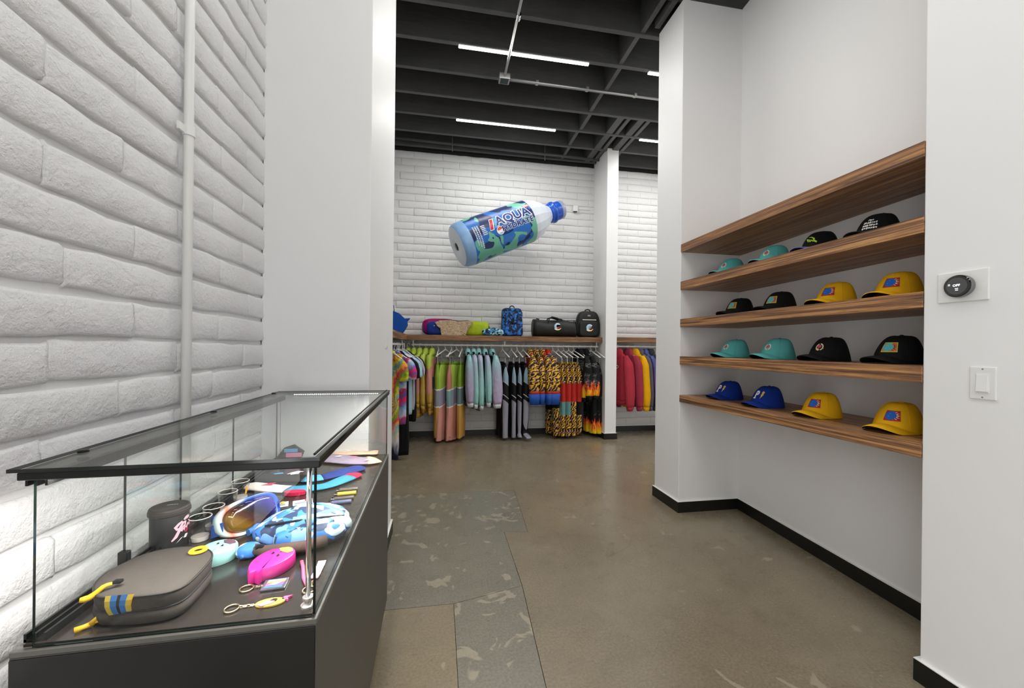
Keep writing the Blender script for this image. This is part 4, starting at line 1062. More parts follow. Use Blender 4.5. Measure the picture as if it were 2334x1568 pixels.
# ================================================================== RAILS, HANGERS, CLOTHES
RZ, RY = 1.313, 5.525
def rail(label, p0, p1, drops):
    c = (Vector(p0) + Vector(p1)) / 2
    t_ = thing('clothes_rail', label, 'rail', c)
    MB().tube([Vector(p0) - c, Vector(p1) - c], 0.0125, 12).build('rod', M['whitemetal'], t_, smooth=True)
    for d in drops:
        d = Vector(d) - c
        MB().box(d.x - 0.009, d.x + 0.009, d.y - 0.009, d.y + 0.009, d.z - 0.014, SZ0 - c.z - 0.0005).box(d.x - 0.02, d.x + 0.02, d.y - 0.02, d.y + 0.02, SZ0 - c.z - 0.005, SZ0 - c.z - 0.0005).build('bracket', M['whitemetal'], t_)
    return t_
xr = lambda u: ony(u, 787, RY).x
rail('long white clothes rail under the bag shelf', (-0.40, RY, RZ), (2.262, RY, RZ), [(-0.38, RY, RZ), (xr(1150), RY, RZ), (2.235, RY, RZ)])
rail('white clothes rail carrying the tie-dye shirts', (-0.505, 3.2, RZ), (-0.505, 5.36, RZ), [(-0.505, 3.4, RZ), (-0.505, 5.3, RZ)])
rail('short white clothes rail right of the fin wall', (2.46, RY, RZ + 0.008), (3.7, RY, RZ + 0.008), [(3.6, RY, RZ + 0.008)])

def hanger_mesh(clips=False):
    """built once; hook over the rod, plane along local x"""
    out = {}
    hk = MB().tube([(0, 0.0165 * math.cos(a), 0.0165 * math.sin(a)) for a in [R(-40) + R(220) * i / 12 for i in range(13)]][::-1] + [(0, 0.012, -0.02), (0, 0.0, -0.035), (0, 0, -0.062)], 0.0034, 8)
    out['hook'] = (hk, M['whitemetal'])
    fr_ = MB()
    fr_.tube([(0, 0, -0.062), (-0.215, 0, -0.150)], [0.008, 0.007], 8).tube([(0, 0, -0.062), (0.215, 0, -0.150)], [0.008, 0.007], 8)
    for sx in (-1, 1): fr_.lathe([(0, -0.011), (0.008, -0.008), (0.011, 0), (0.008, 0.008), (0, 0.011)], 10, (sx * 0.217, 0, -0.152), cap=False)
    fr_.lathe([(0, -0.011), (0.009, -0.008), (0.012, 0), (0.009, 0.008), (0, 0.011)], 10, (0, 0, -0.062), cap=False)
    out['shoulder_bar'] = (fr_, M['whitemetal'])
    out['cross_bar'] = (MB().tube([(-0.212, 0, -0.162), (0.212, 0, -0.162)], 0.003, 6), M['greymetal'])
    return out
HM = {}
def hanger(x, y, rz, label, group, clips=False, z=RZ, narrow=None):
    t_ = thing('clothes_hanger', label, 'hanger', (x, y, z), rz, group)
    if not HM:
        for k, (mb, mt) in hanger_mesh().items():
            o = mb.build(k, mt, t_, smooth='all'); HM[k] = o.data
        o = MB().cbox((0, 0, -0.198), (0.018, 0.016, 0.07)).cbox((0, 0, -0.23), (0.03, 0.022, 0.02)).build('clip', M['greymetal'], t_, bevel=0.003); HM['clip'] = o.data
        bpy.data.objects.remove(o)
    else:
        for k in ('hook', 'shoulder_bar', 'cross_bar'):
            o = bpy.data.objects.new(k, HM[k]); COL.objects.link(o); o.parent = t_
    if not clips:
        for ch in kids(t_):
            if ch.name.startswith(('shoulder', 'cross')): ch.scale = (narrow or 0.70, 1, 1)
    if clips:
        for sx in (-0.085, 0.085):
            o = bpy.data.objects.new('clip', HM['clip']); COL.objects.link(o); o.parent = t_; o.location = (sx, 0, 0)
    return t_

def ftube(secs, n=24, folds=4, amp=0.0, seed=0, mis=None, cap=True):
    """soft tube: secs = (cx, cy, cz, half_width_x, half_thick_y); folds ripple the y-thickness"""
    rnd = random.Random(seed); ph = rnd.uniform(0, 6.28); p2 = rnd.uniform(0, 6.28)
    rs = []
    for j, (cx, cy, cz, hx, hy) in enumerate(secs):
        t = j / max(1, len(secs) - 1); ring = []
        for i in range(n):
            a = 2 * math.pi * i / n
            ca, sa = math.cos(a), math.sin(a)
            x = hx * math.copysign(abs(ca) ** 0.85, ca); y = hy * math.copysign(abs(sa) ** 0.8, sa)
            w = amp * (0.25 + 0.75 * t) * (math.sin(folds * math.pi * ca + ph + 1.5 * t) + 0.5 * math.sin(folds * 2.3 * ca + p2 - 2 * t))
            y += w * abs(sa) ** 0.5
            x += 0.4 * amp * math.sin(3 * a + ph + 9 * t)
            ring.append(Vector((cx + x, cy + y, cz + 0.2 * amp * math.sin(2 * a + p2 + 5 * t) * (0.3 + t))))
        rs.append(ring)
    mb = MB(); nn = len(rs)
    for j in range(nn - 1): 
        k = mis[j] if mis else 0
        base_ = len(mb.v)
        if j == 0: mb.v += [tuple(p) for p in rs[0]]; b0 = base_
        b1 = len(mb.v); mb.v += [tuple(p) for p in rs[j + 1]]
        for i in range(n): mb.f.append((b0 + i, b0 + (i + 1) % n, b1 + (i + 1) % n, b1 + i)); mb.mi.append(k)
        if j == 0 and cap: mb.f.append(tuple(b0 + i for i in range(n - 1, -1, -1))); mb.mi.append(k)
        if j == nn - 2 and cap: mb.f.append(tuple(b1 + i for i in range(n))); mb.mi.append(k)
        b0 = b1
    return mb
def lerp_secs(keys, m):
    """resample section keyframes into m rings"""
    out = []
    for j in range(m):
        u = j / (m - 1) * (len(keys) - 1); i = min(int(u), len(keys) - 2); f = u - i
        f = f * f * (3 - 2 * f) if False else f
        out.append(tuple(a + (b - a) * f for a, b in zip(keys[i], keys[i + 1])))
    return out
def top(name, label, cat, x, y, rz, group, body, sleeve=None, cuff=None, hem=None, collar=None, length=0.74, half=0.20, thick=0.034, sl=0.60, sr=0.05, srx=0.055, short=False, hood=None, seed=0, z=RZ, flare=1.0, sl_out=0.055, yoke=None, band=None, amp=0.010):
    t_ = thing(name, label, cat, (x, y, z), rz, group)
    sleeve = sleeve or body
    z0 = -0.075
    keys = [(0, 0, z0 + 0.0, 0.055, 0.040), (0, 0, z0 - 0.035, half * 0.62, thick * 0.62), (0, 0, z0 - 0.075, half * 0.93, thick * 0.8), (0, 0, z0 - 0.13, half, thick * 0.95), (0, 0, z0 - 0.25, half * 0.98, thick * 1.1),
            (0, 0, z0 - 0.45 * length / 0.7, half * 0.99 * flare, thick * 1.15), (0, 0, z0 - 0.62 * length / 0.7, half * 1.02 * flare, thick * 1.1), (0, 0, z0 - length, half * (0.98 if hem is None else 0.93) * flare, thick)]
    ftube(lerp_secs(keys, 22), 26, 3.5, amp, seed).build('body', body, t_, smooth='all')
    if hem is not None:
        ftube([(0, 0, z0 - length + 0.004, half * 0.94 * flare, thick * 1.0), (0, 0, z0 - length - 0.02, half * 0.92 * flare, thick * 1.05), (0, 0, z0 - length - 0.055, half * 0.88 * flare, thick * 0.9)], 26, 3.5, amp * 0.7, seed).build('hem_band', hem, t_, smooth='all')
    for sx in (-1, 1):
        if short:
            ks = [(sx * half * 0.86, 0, z0 - 0.075, 0.05, thick * 0.9), (sx * (half + 0.03), -0.004, z0 - 0.13, 0.066, thick * 1.05), (sx * (half + 0.055), -0.008, z0 - 0.22, 0.07, thick * 1.05), (sx * (half + 0.06), -0.01, z0 - 0.235 - 0.07, 0.066, thick)]
            ftube(lerp_secs(ks, 9), 18, 2.5, amp * 0.8, seed + 3 + sx).build('sleeve', sleeve, t_, smooth='all'); continue
        o_ = sl_out; sy = sr if sx < 0 else min(sr, 0.045)
        ks = [(sx * half * 0.80, 0, z0 - 0.058, 0.045, thick * 0.75), (sx * (half - 0.005), -0.002, z0 - 0.10, srx * 0.85, thick * 0.95), (sx * (half + o_ * 0.5), -0.006, z0 - 0.19, srx, sy * 0.85), (sx * (half + o_ * 0.8), -0.012, z0 - 0.10 - sl * 0.45, srx * 0.98, sy),
              (sx * (half + o_), -0.018, z0 - 0.10 - sl * 0.75, srx * 0.95, sy), (sx * (half + o_ * 0.9), -0.02, z0 - 0.10 - sl, srx * 0.76, sy * 0.75)]
        ftube(lerp_secs(ks, 20), 18, 2.0, amp * 0.8, seed + 7 + sx).build('sleeve', sleeve, t_, smooth='all')
        if band:
            ftube([(sx * (half + o_ * 0.92), -0.02, z0 - 0.094 - sl, srx * 0.84, sy * 0.84), (sx * (half + o_ * 0.92), -0.02, z0 - 0.13 - sl, srx * 0.9, sy * 0.9)], 18, 2, 0.002, seed).build('cuff_band', band, t_, smooth='all')
        if cuff:
            zc_ = z0 - 0.096 - sl - (0.03 if band else 0)
            big = 1.0 if band else 0.74
            ftube([(sx * (half + o_ * 0.9), -0.02, zc_, srx * big * 0.98, sy * big), (sx * (half + o_ * 0.9), -0.021, zc_ - (0.07 if band else 0.03), srx * big * 0.92, sy * big * 0.92), (sx * (half + o_ * 0.86), -0.022, zc_ - (0.15 if band else 0.06), srx * big * 0.72, sy * big * 0.72)], 18, 2, amp * 0.5, seed + 5).build('cuff', cuff, t_, smooth='all')
    if hood:
        rs = []
        for j in range(9):
            v = j / 8; zz = z0 + 0.045 - 0.16 * v
            r = (0.062, 0.088, 0.102, 0.108, 0.108, 0.102, 0.092, 0.078, 0.055)[j]
            rs.append((0, 0.004 + 0.010 * v, zz, r * 0.9, r * 0.42))
        ftube(lerp_secs(rs, 12), 22, 3, 0.007, seed + 11).build('hood', hood, t_, smooth='all')
    elif collar:
        ftube([(0, 0, z0 - 0.070, 0.115, 0.040), (0, 0, z0 - 0.030, 0.085, 0.042), (0, 0, z0 + 0.005, 0.066, 0.036), (0, 0, z0 + 0.028, 0.045, 0.026), (0, 0, z0 + 0.034, 0.020, 0.012)], 20, 2, 0.003, seed).build('collar', collar, t_, smooth='all')
    if yoke:
        ftube(lerp_secs([(0, 0, z0 - 0.02, half * 0.42, thick * 0.70), (0, 0, z0 - 0.06, half * 0.86, thick * 0.86), (0, 0, z0 - 0.13, half * 1.015, thick * 1.02), (0, 0, z0 - 0.24, half * 1.01, thick * 1.17)], 8), 24, 3.5, amp, seed).build('yoke', yoke, t_, smooth='all')
    return t_
def trousers(name, label, cat, x, y, rz, group, leg, waist=None, zb=-1.27, half=0.175, thick=0.03, hemr=0.085, seed=0, z=RZ, bands=None, mats=None, kick=0.0, amp=0.010, hip=0.10):
    t_ = thing(name, label, cat, (x, y, z), rz, group)
    z0 = -0.225
    ftube([(0, 0, z0, half * 0.62, 0.012), (0, 0, z0 - 0.02, half * 0.64, thick * 0.6), (0, 0, z0 - 0.045, half * 0.70, thick * 0.8)], 26, 3, 0.004, seed).build('waistband', waist or leg, t_, smooth='all')
    for sx in (-1, 1):
        ks = [(sx * half * 0.33, 0, z0 - 0.04, half * 0.38, thick * 0.75), (sx * half * 0.46, 0, z0 - 0.20, half * 0.56 + hip * 0.1, thick * 1.35), (sx * half * 0.52, 0, z0 - 0.42, half * 0.54, thick * 1.5), (sx * half * 0.55, 0.0, (z0 + zb) / 2 - 0.05, half * 0.50, thick * 1.4),
              (sx * half * 0.60, 0.0, zb * 0.78 + z0 * 0.2, hemr * 1.04, thick * 1.35), (sx * (half * 0.62 + kick * 0.3), 0, zb + 0.06, hemr, thick * 1.25), (sx * (half * 0.62) + kick, 0, zb + (0.012 if kick else 0), hemr * (0.8 if kick else 1.0), thick * 1.2)]
        secs = lerp_secs(ks, 30)
        mi = None
        if bands:
            mi = []
            for j in range(29):
                zz = (secs[j][2] + secs[j + 1][2]) / 2 + (0.03 * sx if mats else 0)
                k = 0
                for q, (lim, idx) in enumerate(bands):
                    if zz < lim: k = idx
                mi.append(k)
        ftube(secs, 20, 2.6, amp, seed + sx, mi).build('leg', mats or leg, t_, smooth='all')
    return t_
def bands(name, stops, slope=0.0, rough=0.6, fold=0.3, spec=0.3, axis='X', sheen=0.0):
    """flat colour blocks stacked down the garment (z below the rail), edges slanted with |x|"""
    k = NT(name); tc = k.n('ShaderNodeTexCoord'); sp = k.n('ShaderNodeSeparateXYZ'); k.l(tc.outputs['Object'], sp.inputs[0])
    v = k.math('ADD', k.math('MULTIPLY', sp.outputs['Z'], -1.0), k.math('MULTIPLY', sp.outputs[axis], slope))
    v = k.math('DIVIDE', v, 1.4)
    k.col(k.ramp(v, [(p / 1.4, srgb(c)) for p, c in stops], 'CONSTANT'))
    k.bump(k.noise(k.coord('Object', (6, 6, 2.5)), 3.5, 4, 0.6), fold, 0.03)
    return k.done(rough, 0, spec, Sheen__Weight=sheen)
def _tiger(name='tiger print nylon'):
    k = NT(name); co = k.coord('Object', (1, 1, 1), (0.4, 0.5, 0.0))
    w_ = k.n('ShaderNodeTexWave'); w_.inputs['Scale'].default_value = 17; w_.inputs['Distortion'].default_value = 9; w_.inputs['Detail'].default_value = 2.5; w_.inputs['Detail Scale'].default_value = 1.3
    k.l(k.coord('Object', (0.55, 0.55, 1.0), (0.9, 0.5, 0)), w_.inputs['Vector'])
    base_ = k.ramp(k.noise(co, 26, 2), [(0.40, srgb('#dfa524')), (0.5, srgb('#f0c23c')), (0.56, srgb('#d09a50')), (0.62, srgb('#a57888'))])
    m_ = k.ramp(w_.outputs['Fac'], [(0.50, (0, 0, 0, 1)), (0.56, (1, 1, 1, 1))])
    k.col(k.mix(m_, srgb('#141016'), base_))
    k.bump(k.noise(co, 12, 3), 0.25, 0.03)
    return k.done(0.55, 0, 0.3)
def _flame(name, z0, z1, base='#0d0e0f', bars=True, zf2=None):
    """black cloth with flames rising from z0 (bottom) to z1 (tips)"""
    k = NT(name); tc = k.n('ShaderNodeTexCoord'); sp = k.n('ShaderNodeSeparateXYZ'); k.l(tc.outputs['Object'], sp.inputs[0])
    n = k.noise(k.coord('Object', (1, 1, 0.32)), 24, 3, 0.55, 0.8)
    def fl_(a, b):
        mr = k.n('ShaderNodeMapRange'); k.l(sp.outputs['Z'], mr.inputs[0]); mr.inputs[1].default_value = a; mr.inputs[2].default_value = b; mr.clamp = False
        h = mr.outputs[0]                      # 0 at the bottom of the flame, 1 at its tip
        v = k.math('ADD', h, k.math('MULTIPLY', k.math('SUBTRACT', n, 0.5), 1.7))
        below = k.math('LESS_THAN', h, 0.0)
        return k.ramp(v, [(0.0, srgb('#f4d81c')), (0.34, srgb('#f2a51d')), (0.52, srgb('#e8641d')), (0.66, srgb('#c93416')), (0.74, srgb(base))], 'LINEAR'), below
    c, bl_ = fl_(z0, z1)
    c = k.mix(bl_, c, srgb(base))
    if zf2:
        c2, b2 = fl_(*zf2); sel = k.math('LESS_THAN', sp.outputs['Z'], z0); c = k.mix(sel, c, k.mix(b2, c2, srgb(base)))
    if bars:
        wv = k.noise(k.coord('Object', (1.2, 1.2, 7)), 5.5, 4, 0.7, 0.6)
        ln = k.ramp(k.math('ABSOLUTE', k.math('SUBTRACT', wv, 0.52)), [(0.0, (1, 1, 1, 1)), (0.012, (0, 0, 0, 1))])
        g = k.ramp(k.noise(k.coord('Object'), 7, 1), [(0.55, (0, 0, 0, 1)), (0.6, (1, 1, 1, 1))])
        c = k.mix(k.math('MULTIPLY', ln, g), c, srgb('#d8d8d8'))
    k.col(c); k.bump(k.noise(k.coord(), 12, 3), 0.25, 0.03)
    return k.done(0.75, 0, 0.25)
def _tiedye(name, center, pal, rings=9, twist=2.0, low=None):
    k = NT(name); tc = k.n('ShaderNodeTexCoord'); mp = k.n('ShaderNodeMapping'); mp.inputs['Location'].default_value = (-center[0], 0, -center[1]); k.l(tc.outputs['Object'], mp.inputs[0])
    sp = k.n('ShaderNodeSeparateXYZ'); k.l(mp.outputs[0], sp.inputs[0])
    ang = k.math('ARCTAN2', sp.outputs['Z'], sp.outputs['X'])
    rad = k.math('SQRT', k.math('ADD', k.math('MULTIPLY', sp.outputs['X'], sp.outputs['X']), k.math('MULTIPLY', sp.outputs['Z'], sp.outputs['Z'])))
    n = k.noise(k.coord('Object'), 9, 4, 0.6, 1.0)
    v = k.math('ADD', k.math('MULTIPLY', ang, rings / 6.283), k.math('ADD', k.math('MULTIPLY', rad, twist * 4), k.math('MULTIPLY', n, 1.6)))
    f = k.math('FRACT', k.math('DIVIDE', v, 2.2))
    m_ = len(pal)
    c = k.ramp(f, [((i + 0.5) / m_, srgb(h)) for i, h in enumerate(pal)])
    if low:
        zt = k.n('ShaderNodeSeparateXYZ'); k.l(tc.outputs['Object'], zt.inputs[0])
        for (zl, hexc, soft) in low:
            mr = k.n('ShaderNodeMapRange'); k.l(k.math('ADD', zt.outputs['Z'], k.math('MULTIPLY', k.math('SUBTRACT', k.noise(k.coord('Object', (2, 2, 0.5)), 16, 2), 0.5), 0.22)), mr.inputs[0])
            mr.inputs[1].default_value = zl + soft; mr.inputs[2].default_value = zl - soft
            c = k.mix(mr.outputs[0], c, srgb(hexc))
    k.col(c); k.bump(n, 0.25, 0.03)
    return k.done(0.9, 0, 0.2)
def _irid(name, a, b, c_):
    k = NT(name); tc = k.n('ShaderNodeTexCoord'); sp = k.n('ShaderNodeSeparateXYZ'); k.l(tc.outputs['Object'], sp.inputs[0])
    n = k.noise(k.coord('Object', (1, 1, 0.5)), 10, 4, 0.6, 0.6)
    v = k.math('ADD', k.math('MULTIPLY', sp.outputs['Z'], -0.85), k.math('MULTIPLY', n, 0.35))
    k.col(k.ramp(v, [(0.28, srgb(a)), (0.55, srgb(b)), (0.82, srgb(c_))]))
    k.bump(k.noise(k.coord('Object', (1, 1, 0.6)), 22, 4, 0.6), 0.45, 0.03)
    return k.done(0.38, 0.1, 0.5)
lime = fabric('lime windbreaker', '#b2c64c', 0.55, 300, 0.3); pink = fabric('peach windbreaker', '#d08e80', 0.55, 300, 0.3); gold = fabric('golden windbreaker', '#c39a3f', 0.55, 300, 0.35); slate = fabric('slate windbreaker', '#59636f', 0.6)
blackf = fabric('black jersey', '#0d0d0f', 0.85, 500, 0.25); whitef = fabric('white jersey', '#cfd3d8', 0.85, 500, 0.25)
# ---- five lime and peach jackets
sleeve_lp = bands('peach to gold sleeve', [(0, '#b2c64c'), (0.19, '#d08e80'), (0.52, '#c29b45')], 0.5, 0.55, 0.5)
sleeve_lg = bands('lime to gold sleeve', [(0, '#b9cc58'), (0.26, '#8fa53a'), (0.34, '#c2a04a')], 0.3, 0.55, 0.5)
body_lp = bands('peach jacket cloth', [(0, '#b2c64c'), (0.17, '#d38f80'), (0.42, '#5d6672'), (0.58, '#c8a25a')], 0.15, 0.55, 0.3)
G1 = 'lime and peach jackets at the left end of the long rail'
hx = [930.7, 943.7, 957.5, 971.3, 985.6]
nm_ = ['first', 'second', 'third', 'fourth', 'fifth']
for i, u in enumerate(hx):
    x = xr(u) ; rz = R(90 - (6, 8, 10, 14, 14)[i])
    hanger(x, RY, rz, 'white hanger holding the %s lime and peach jacket from the left' % nm_[i], 'hangers on the long rail')
    top('windbreaker', ['lime and peach windbreaker deepest in the rail corner, mostly hidden', 'second lime and peach windbreaker from the rail corner', 'third lime and peach windbreaker from the rail corner', 'fourth lime and peach windbreaker, with a gold sleeve facing out', 'lime and peach windbreaker beside the peach trousers'][i],
        'jacket', x, RY, rz, G1, body_lp, sleeve_lg if i % 2 else sleeve_lp, gold, gold, lime, 0.78 + 0.03 * (i % 3), 0.165, 0.034, 0.60 + 0.03 * (i % 2), 0.036, seed=i, sl_out=0.03)
# ---- lime/peach trousers
def lp(name, a, m1, m2, sl): return bands(name, [(0, a), (0.545, '#e9e5e0'), (0.558, m1), (0.775, '#e9e5e0'), (0.788, m2)], sl, 0.55, 0.4)
hx = [999.6, 1015.3, 1029.3, 1041.0, 1052.8]
lpm = [lp('lime orange trouser cloth', '#86a835', '#8a929a', '#c99648', 0.25), lp('lime teal peach trouser cloth', '#a3c04c', '#9a93a8', '#d79a8b', 0.30), lp('peach teal trouser cloth', '#c98276', '#7fa6a6', '#d79a8b', 0.30), lp('lime lilac peach trouser cloth', '#a3c04c', '#9893a9', '#d49485', 0.32), lp('green slate orange trouser cloth', '#86a835', '#6f8a8a', '#c99648', 0.10)]
lbl = ['lime and orange trousers next to the last lime jacket', 'peach trousers with a lime thigh and a lilac knee panel, first wide pair', 'peach trousers with white piping, behind the widest peach leg', 'widest peach trousers, with a lime thigh and a lilac knee panel', 'trousers with orange lower legs beside the pale blue jackets']
for i, u in enumerate(hx):
    x = xr(u); rz = R(90 - (6, 34, 14, 40, 12)[i])
    hanger(x, RY, rz, 'white clip hanger holding the %s pair of lime and peach trousers' % nm_[i], 'hangers on the long rail', True)
    trousers('track_trousers', lbl[i], 'trousers', x, RY, rz, 'lime and peach trousers on the long rail', lpm[i], fabric('lime waistband', '#7f9f35', 0.6), zb=-1.285 + (0.04, 0.0, 0.05, 0.0, 0.035)[i], half=0.165, thick=0.026, hemr=(0.05, 0.085, 0.05, 0.10, 0.085)[i], seed=20 + i, amp=0.009)
# ---- pale blue / lilac jackets
ir = _irid('iridescent mint to lilac nylon', '#8fc4c4', '#a7a3bd', '#b9a9c6'); ir2 = _irid('iridescent lilac to mint nylon', '#a9adc6', '#9cc4c6', '#93c9c2')
hx = [1066.6, 1079, 1090.7, 1105, 1121]
for i, u in enumerate(hx):
    x = xr(u); rz = R(90 + (3, 2, 3, 6, 12)[i])
    hanger(x, RY, rz, 'white hanger holding the %s pale blue jacket from the left' % nm_[i], 'hangers on the long rail')
    top('windbreaker', ['iridescent pale blue windbreaker beside the orange trouser legs', 'second iridescent pale blue windbreaker from the peach trousers', 'middle iridescent pale blue windbreaker of five', 'fourth iridescent pale blue windbreaker from the peach trousers', 'iridescent pale blue windbreaker beside the black trousers, one full sleeve showing'][i],
        'jacket', x, RY, rz, 'pale blue windbreakers on the long rail', blackf, ir if i in (0, 4) else ir2, whitef, slate, ir, 0.70 + 0.03 * (i % 3), 0.165, 0.036, 0.60 + 0.02 * (i % 3), (0.06, 0.040, 0.038, 0.042, 0.075)[i], seed=40 + i, sl_out=0.03)
# ---- black and grey track trousers
def _side(name, thr=0.085):
    k = NT(name); tc = k.n('ShaderNodeTexCoord'); sp = k.n('ShaderNodeSeparateXYZ'); k.l(tc.outputs['Object'], sp.inputs[0])
    v = k.math('DIVIDE', k.math('ADD', k.math('MULTIPLY', sp.outputs['Z'], -1.0), k.math('MULTIPLY', sp.outputs['Y'], 0.8)), 1.4)
    c = k.ramp(v, [(p_ / 1.4, srgb(h)) for p_, h in [(0, '#8fa5b6'), (0.52, '#d5d8da'), (0.528, '#0c0c0e'), (0.70, '#d5d8da'), (0.71, '#0c0c0e'), (0.77, '#94949f')]], 'CONSTANT')
    m_ = k.math('GREATER_THAN', k.math('ABSOLUTE', sp.outputs['X']), thr)
    k.col(k.mix(m_, srgb('#0c0c0e'), c)); k.bump(k.noise(k.coord('Object', (6, 6, 2)), 3.5, 4, 0.6), 0.35, 0.03)
    return k.done(0.65, 0, 0.3)
sidep = _side('black cloth with pale side panels', 0.118)
hx = [1146, 1165.7, 1179, 1192.5]
for i, u in enumerate(hx):
    x = xr(u); rz = R(90 + (14, 10, 9, 12)[i])
    hanger(x, RY, rz, 'white clip hanger holding the %s pair of black track trousers' % nm_[i], 'hangers on the long rail', True)
    t_ = trousers('track_trousers', ['black track trousers with wide silver lower legs, beside the pale blue jackets', 'second black track trousers with silver lower legs', 'third black track trousers, one hem bent on the floor', 'black track trousers beside the tiger print jackets, hems kicked out'][i], 'trousers', x, RY, rz, 'black and silver track trousers on the long rail', sidep, blackf,
             zb=-1.275, half=0.15, thick=(0.034, 0.024, 0.022, 0.032)[i], hemr=0.05, seed=60 + i, kick=(0, 0, -0.05, -0.12)[i], amp=0.006)
# ---- tiger jackets
tig = _tiger(); redf = fabric('red nylon', '#b3271f', 0.6, 300, 0.3); bluef = fabric('cobalt nylon', '#2452a8', 0.6, 300, 0.35)
hx = [1207.7, 1221.4, 1235.5, 1248]
for i, u in enumerate(hx):
    x = xr(u); rz = R(90 + (3, 8, 10, 12)[i])
    hanger(x, RY, rz, 'white hanger holding the %s tiger print jacket' % nm_[i], 'hangers on the long rail')
    top('windbreaker', ['tiger print windbreaker with a full sleeve ending in a blue cuff, beside the black trousers', 'second tiger print windbreaker from the black trousers', 'third tiger print windbreaker, with red shoulder panels', 'tiger print windbreaker with a blue shoulder, beside the tiger print trousers'][i], 'jacket', x, RY, rz, 'tiger print windbreakers on the long rail',
        redf if i in (0, 2) else tig, tig, bluef, bluef, tig if i < 3 else redf, 0.66, 0.165, 0.036, 0.46, (0.085, 0.045, 0.045, 0.085)[i], seed=80 + i, sl_out=0.03, band=redf, yoke=(None, blackf, redf, bluef)[i])
# ---- tiger trousers
tp = [tig, redf, fabric('teal knee patch', '#5f8f8c', 0.6), blackf]
hx = [1260.5, 1272.5, 1284.6, 1296, 1308]
for i, u in enumerate(hx):
    x = xr(u); rz = R(90 + (16, 18, 18, 20, 20)[i])
    hanger(x, RY, rz, 'white clip hanger holding the %s pair of tiger print trousers' % nm_[i], 'hangers on the long rail', True)
    bd = [(0, 0), (-0.56, 1), (-0.82, 2 if i in (1, 2) else 3 if i == 4 else 0), (-1.02, 0)]
    if i == 0: bd = [(0, 0), (-0.80, 3), (-0.9, 0)]
    trousers('track_trousers', ['tiger print trousers with a narrow leg, beside the tiger jackets', 'tiger print trousers with a red knee panel and teal patch, first of the wide pairs', 'tiger print trousers with a red knee panel and teal patch, middle pair', 'tiger print trousers with a red knee panel, fourth pair', 'tiger print trousers with red and black panels, beside the flame jackets'][i], 'trousers', x, RY, rz, 'tiger print trousers on the long rail', None, tig,
             zb=-1.27, half=0.16, thick=0.03, hemr=(0.03, 0.07, 0.07, 0.07, 0.07)[i], seed=100 + i, bands=bd, mats=tp, amp=0.009, kick=(0, 0, 0, 0, 0.03)[i])
# ---- flame jackets and trousers
flj = _flame('black flame jersey', -0.76, -0.46); flt = _flame('black flame trouser cloth', -1.26, -1.0)
hx = [1320.7, 1333.4]
for i, u in enumerate(hx):
    x = xr(u); rz = R(90 + (16, 20)[i])
    hanger(x, RY, rz, 'white hanger holding the %s black flame sweatshirt' % nm_[i], 'hangers on the long rail')
    t_ = top('sweatshirt', ['black flame print hooded sweatshirt beside the tiger trousers', 'black flame print hooded sweatshirt beside the black flame trousers'][i], 'sweatshirt', x, RY, rz, 'flame print clothes on the long rail', flj, flj, blackf, blackf, None, 0.66, 0.165, 0.036, 0.52, 0.06, seed=120 + i, hood=blackf)
hx = [1347, 1358.4]
for i, u in enumerate(hx):
    x = xr(u); rz = R(90 + (14, 10)[i])
    hanger(x, RY, rz, 'white clip hanger holding the %s pair of black flame trousers' % nm_[i], 'hangers on the long rail', True)
    trousers('track_trousers', ['black flame print trousers beside the flame sweatshirts', 'black flame print trousers against the fin wall'][i], 'trousers', x, RY, rz, 'flame print clothes on the long rail', flt, blackf, zb=-1.25, half=0.13, thick=0.03, hemr=0.06, seed=140 + i)
# ---- hooded sweatshirts right of the fin wall
RZ2 = RZ + 0.008
redh = fabric('washed red fleece', '#a83240', 0.95, 500, 0.3); redh2 = fabric('dull red fleece', '#983446', 0.95, 500, 0.3); yelh = fabric('yellow fleece', '#e0a50a', 0.95, 500, 0.3); gryh = fabric('grey fleece', '#5c5860', 0.95, 500, 0.3); purh = _irid('purple blue tie-dye fleece', '#3f4a86', '#4a2f78', '#2c2440'); gr2 = fabric('dark grey fleece', '#3a3a3c', 0.95)
spec = [(1408.7, redh, 'washed red hooded sweatshirt with a round chest badge, next to the fin wall', 22), (1432, redh2, 'dull red hooded sweatshirt behind the first red one', 16), (1447, yelh, 'yellow hooded sweatshirt with a long yellow sleeve', 16), (1457, gryh, 'grey hooded sweatshirt behind the yellow one', 14), (1468, purh, 'purple tie-dye hooded sweatshirt', 14), (1481, gr2, 'dark grey hooded sweatshirt nearest the pier', 14)]
for i, (u, mt, lab, a) in enumerate(spec):
    x = xr(u); rz = R(90 + a)
    hanger(x, RY, rz, 'white hanger of the ' + ['first red', 'second red', 'yellow', 'grey', 'purple', 'dark grey'][i] + ' sweatshirt', 'hangers on the short rail', z=RZ2)
    t_ = top('hooded_sweatshirt', lab, 'sweatshirt', x, RY, rz, 'hooded sweatshirts on the short rail', mt, mt, mt, mt, None, 0.72, 0.17, 0.04, 0.70, (0.085, 0.06, 0.07, 0.03, 0.05, 0.04)[i], hood=mt, seed=160 + i, z=RZ2)
    if i < 2:
        mp = lambda a_, b_, o: (-0.035 + a_, 0.046 + o, -0.30 + b_)
        e_ = decal('chest_badge', [circle(0, 0, 0.030, 18)], mp, pm['dark'], t_, 0, 0.004); decal('badge_ring', [circle(0, 0, 0.024, 18)], mp, pm['white'], e_, 0, 0.006); decal('badge_mark', [circle(0, 0, 0.018, 14)], mp, pm['red'], e_, 0, 0.008)
    if i == 2:
        mp = lambda a_, b_, o: (-0.02 + a_, 0.047 + o, -0.32 + b_)
        decal('chest_print', [[(-0.09, -0.05), (0.05, -0.05), (0.05, 0.06), (-0.09, 0.06)]], mp, pm['dark'], t_, 0, 0.004)
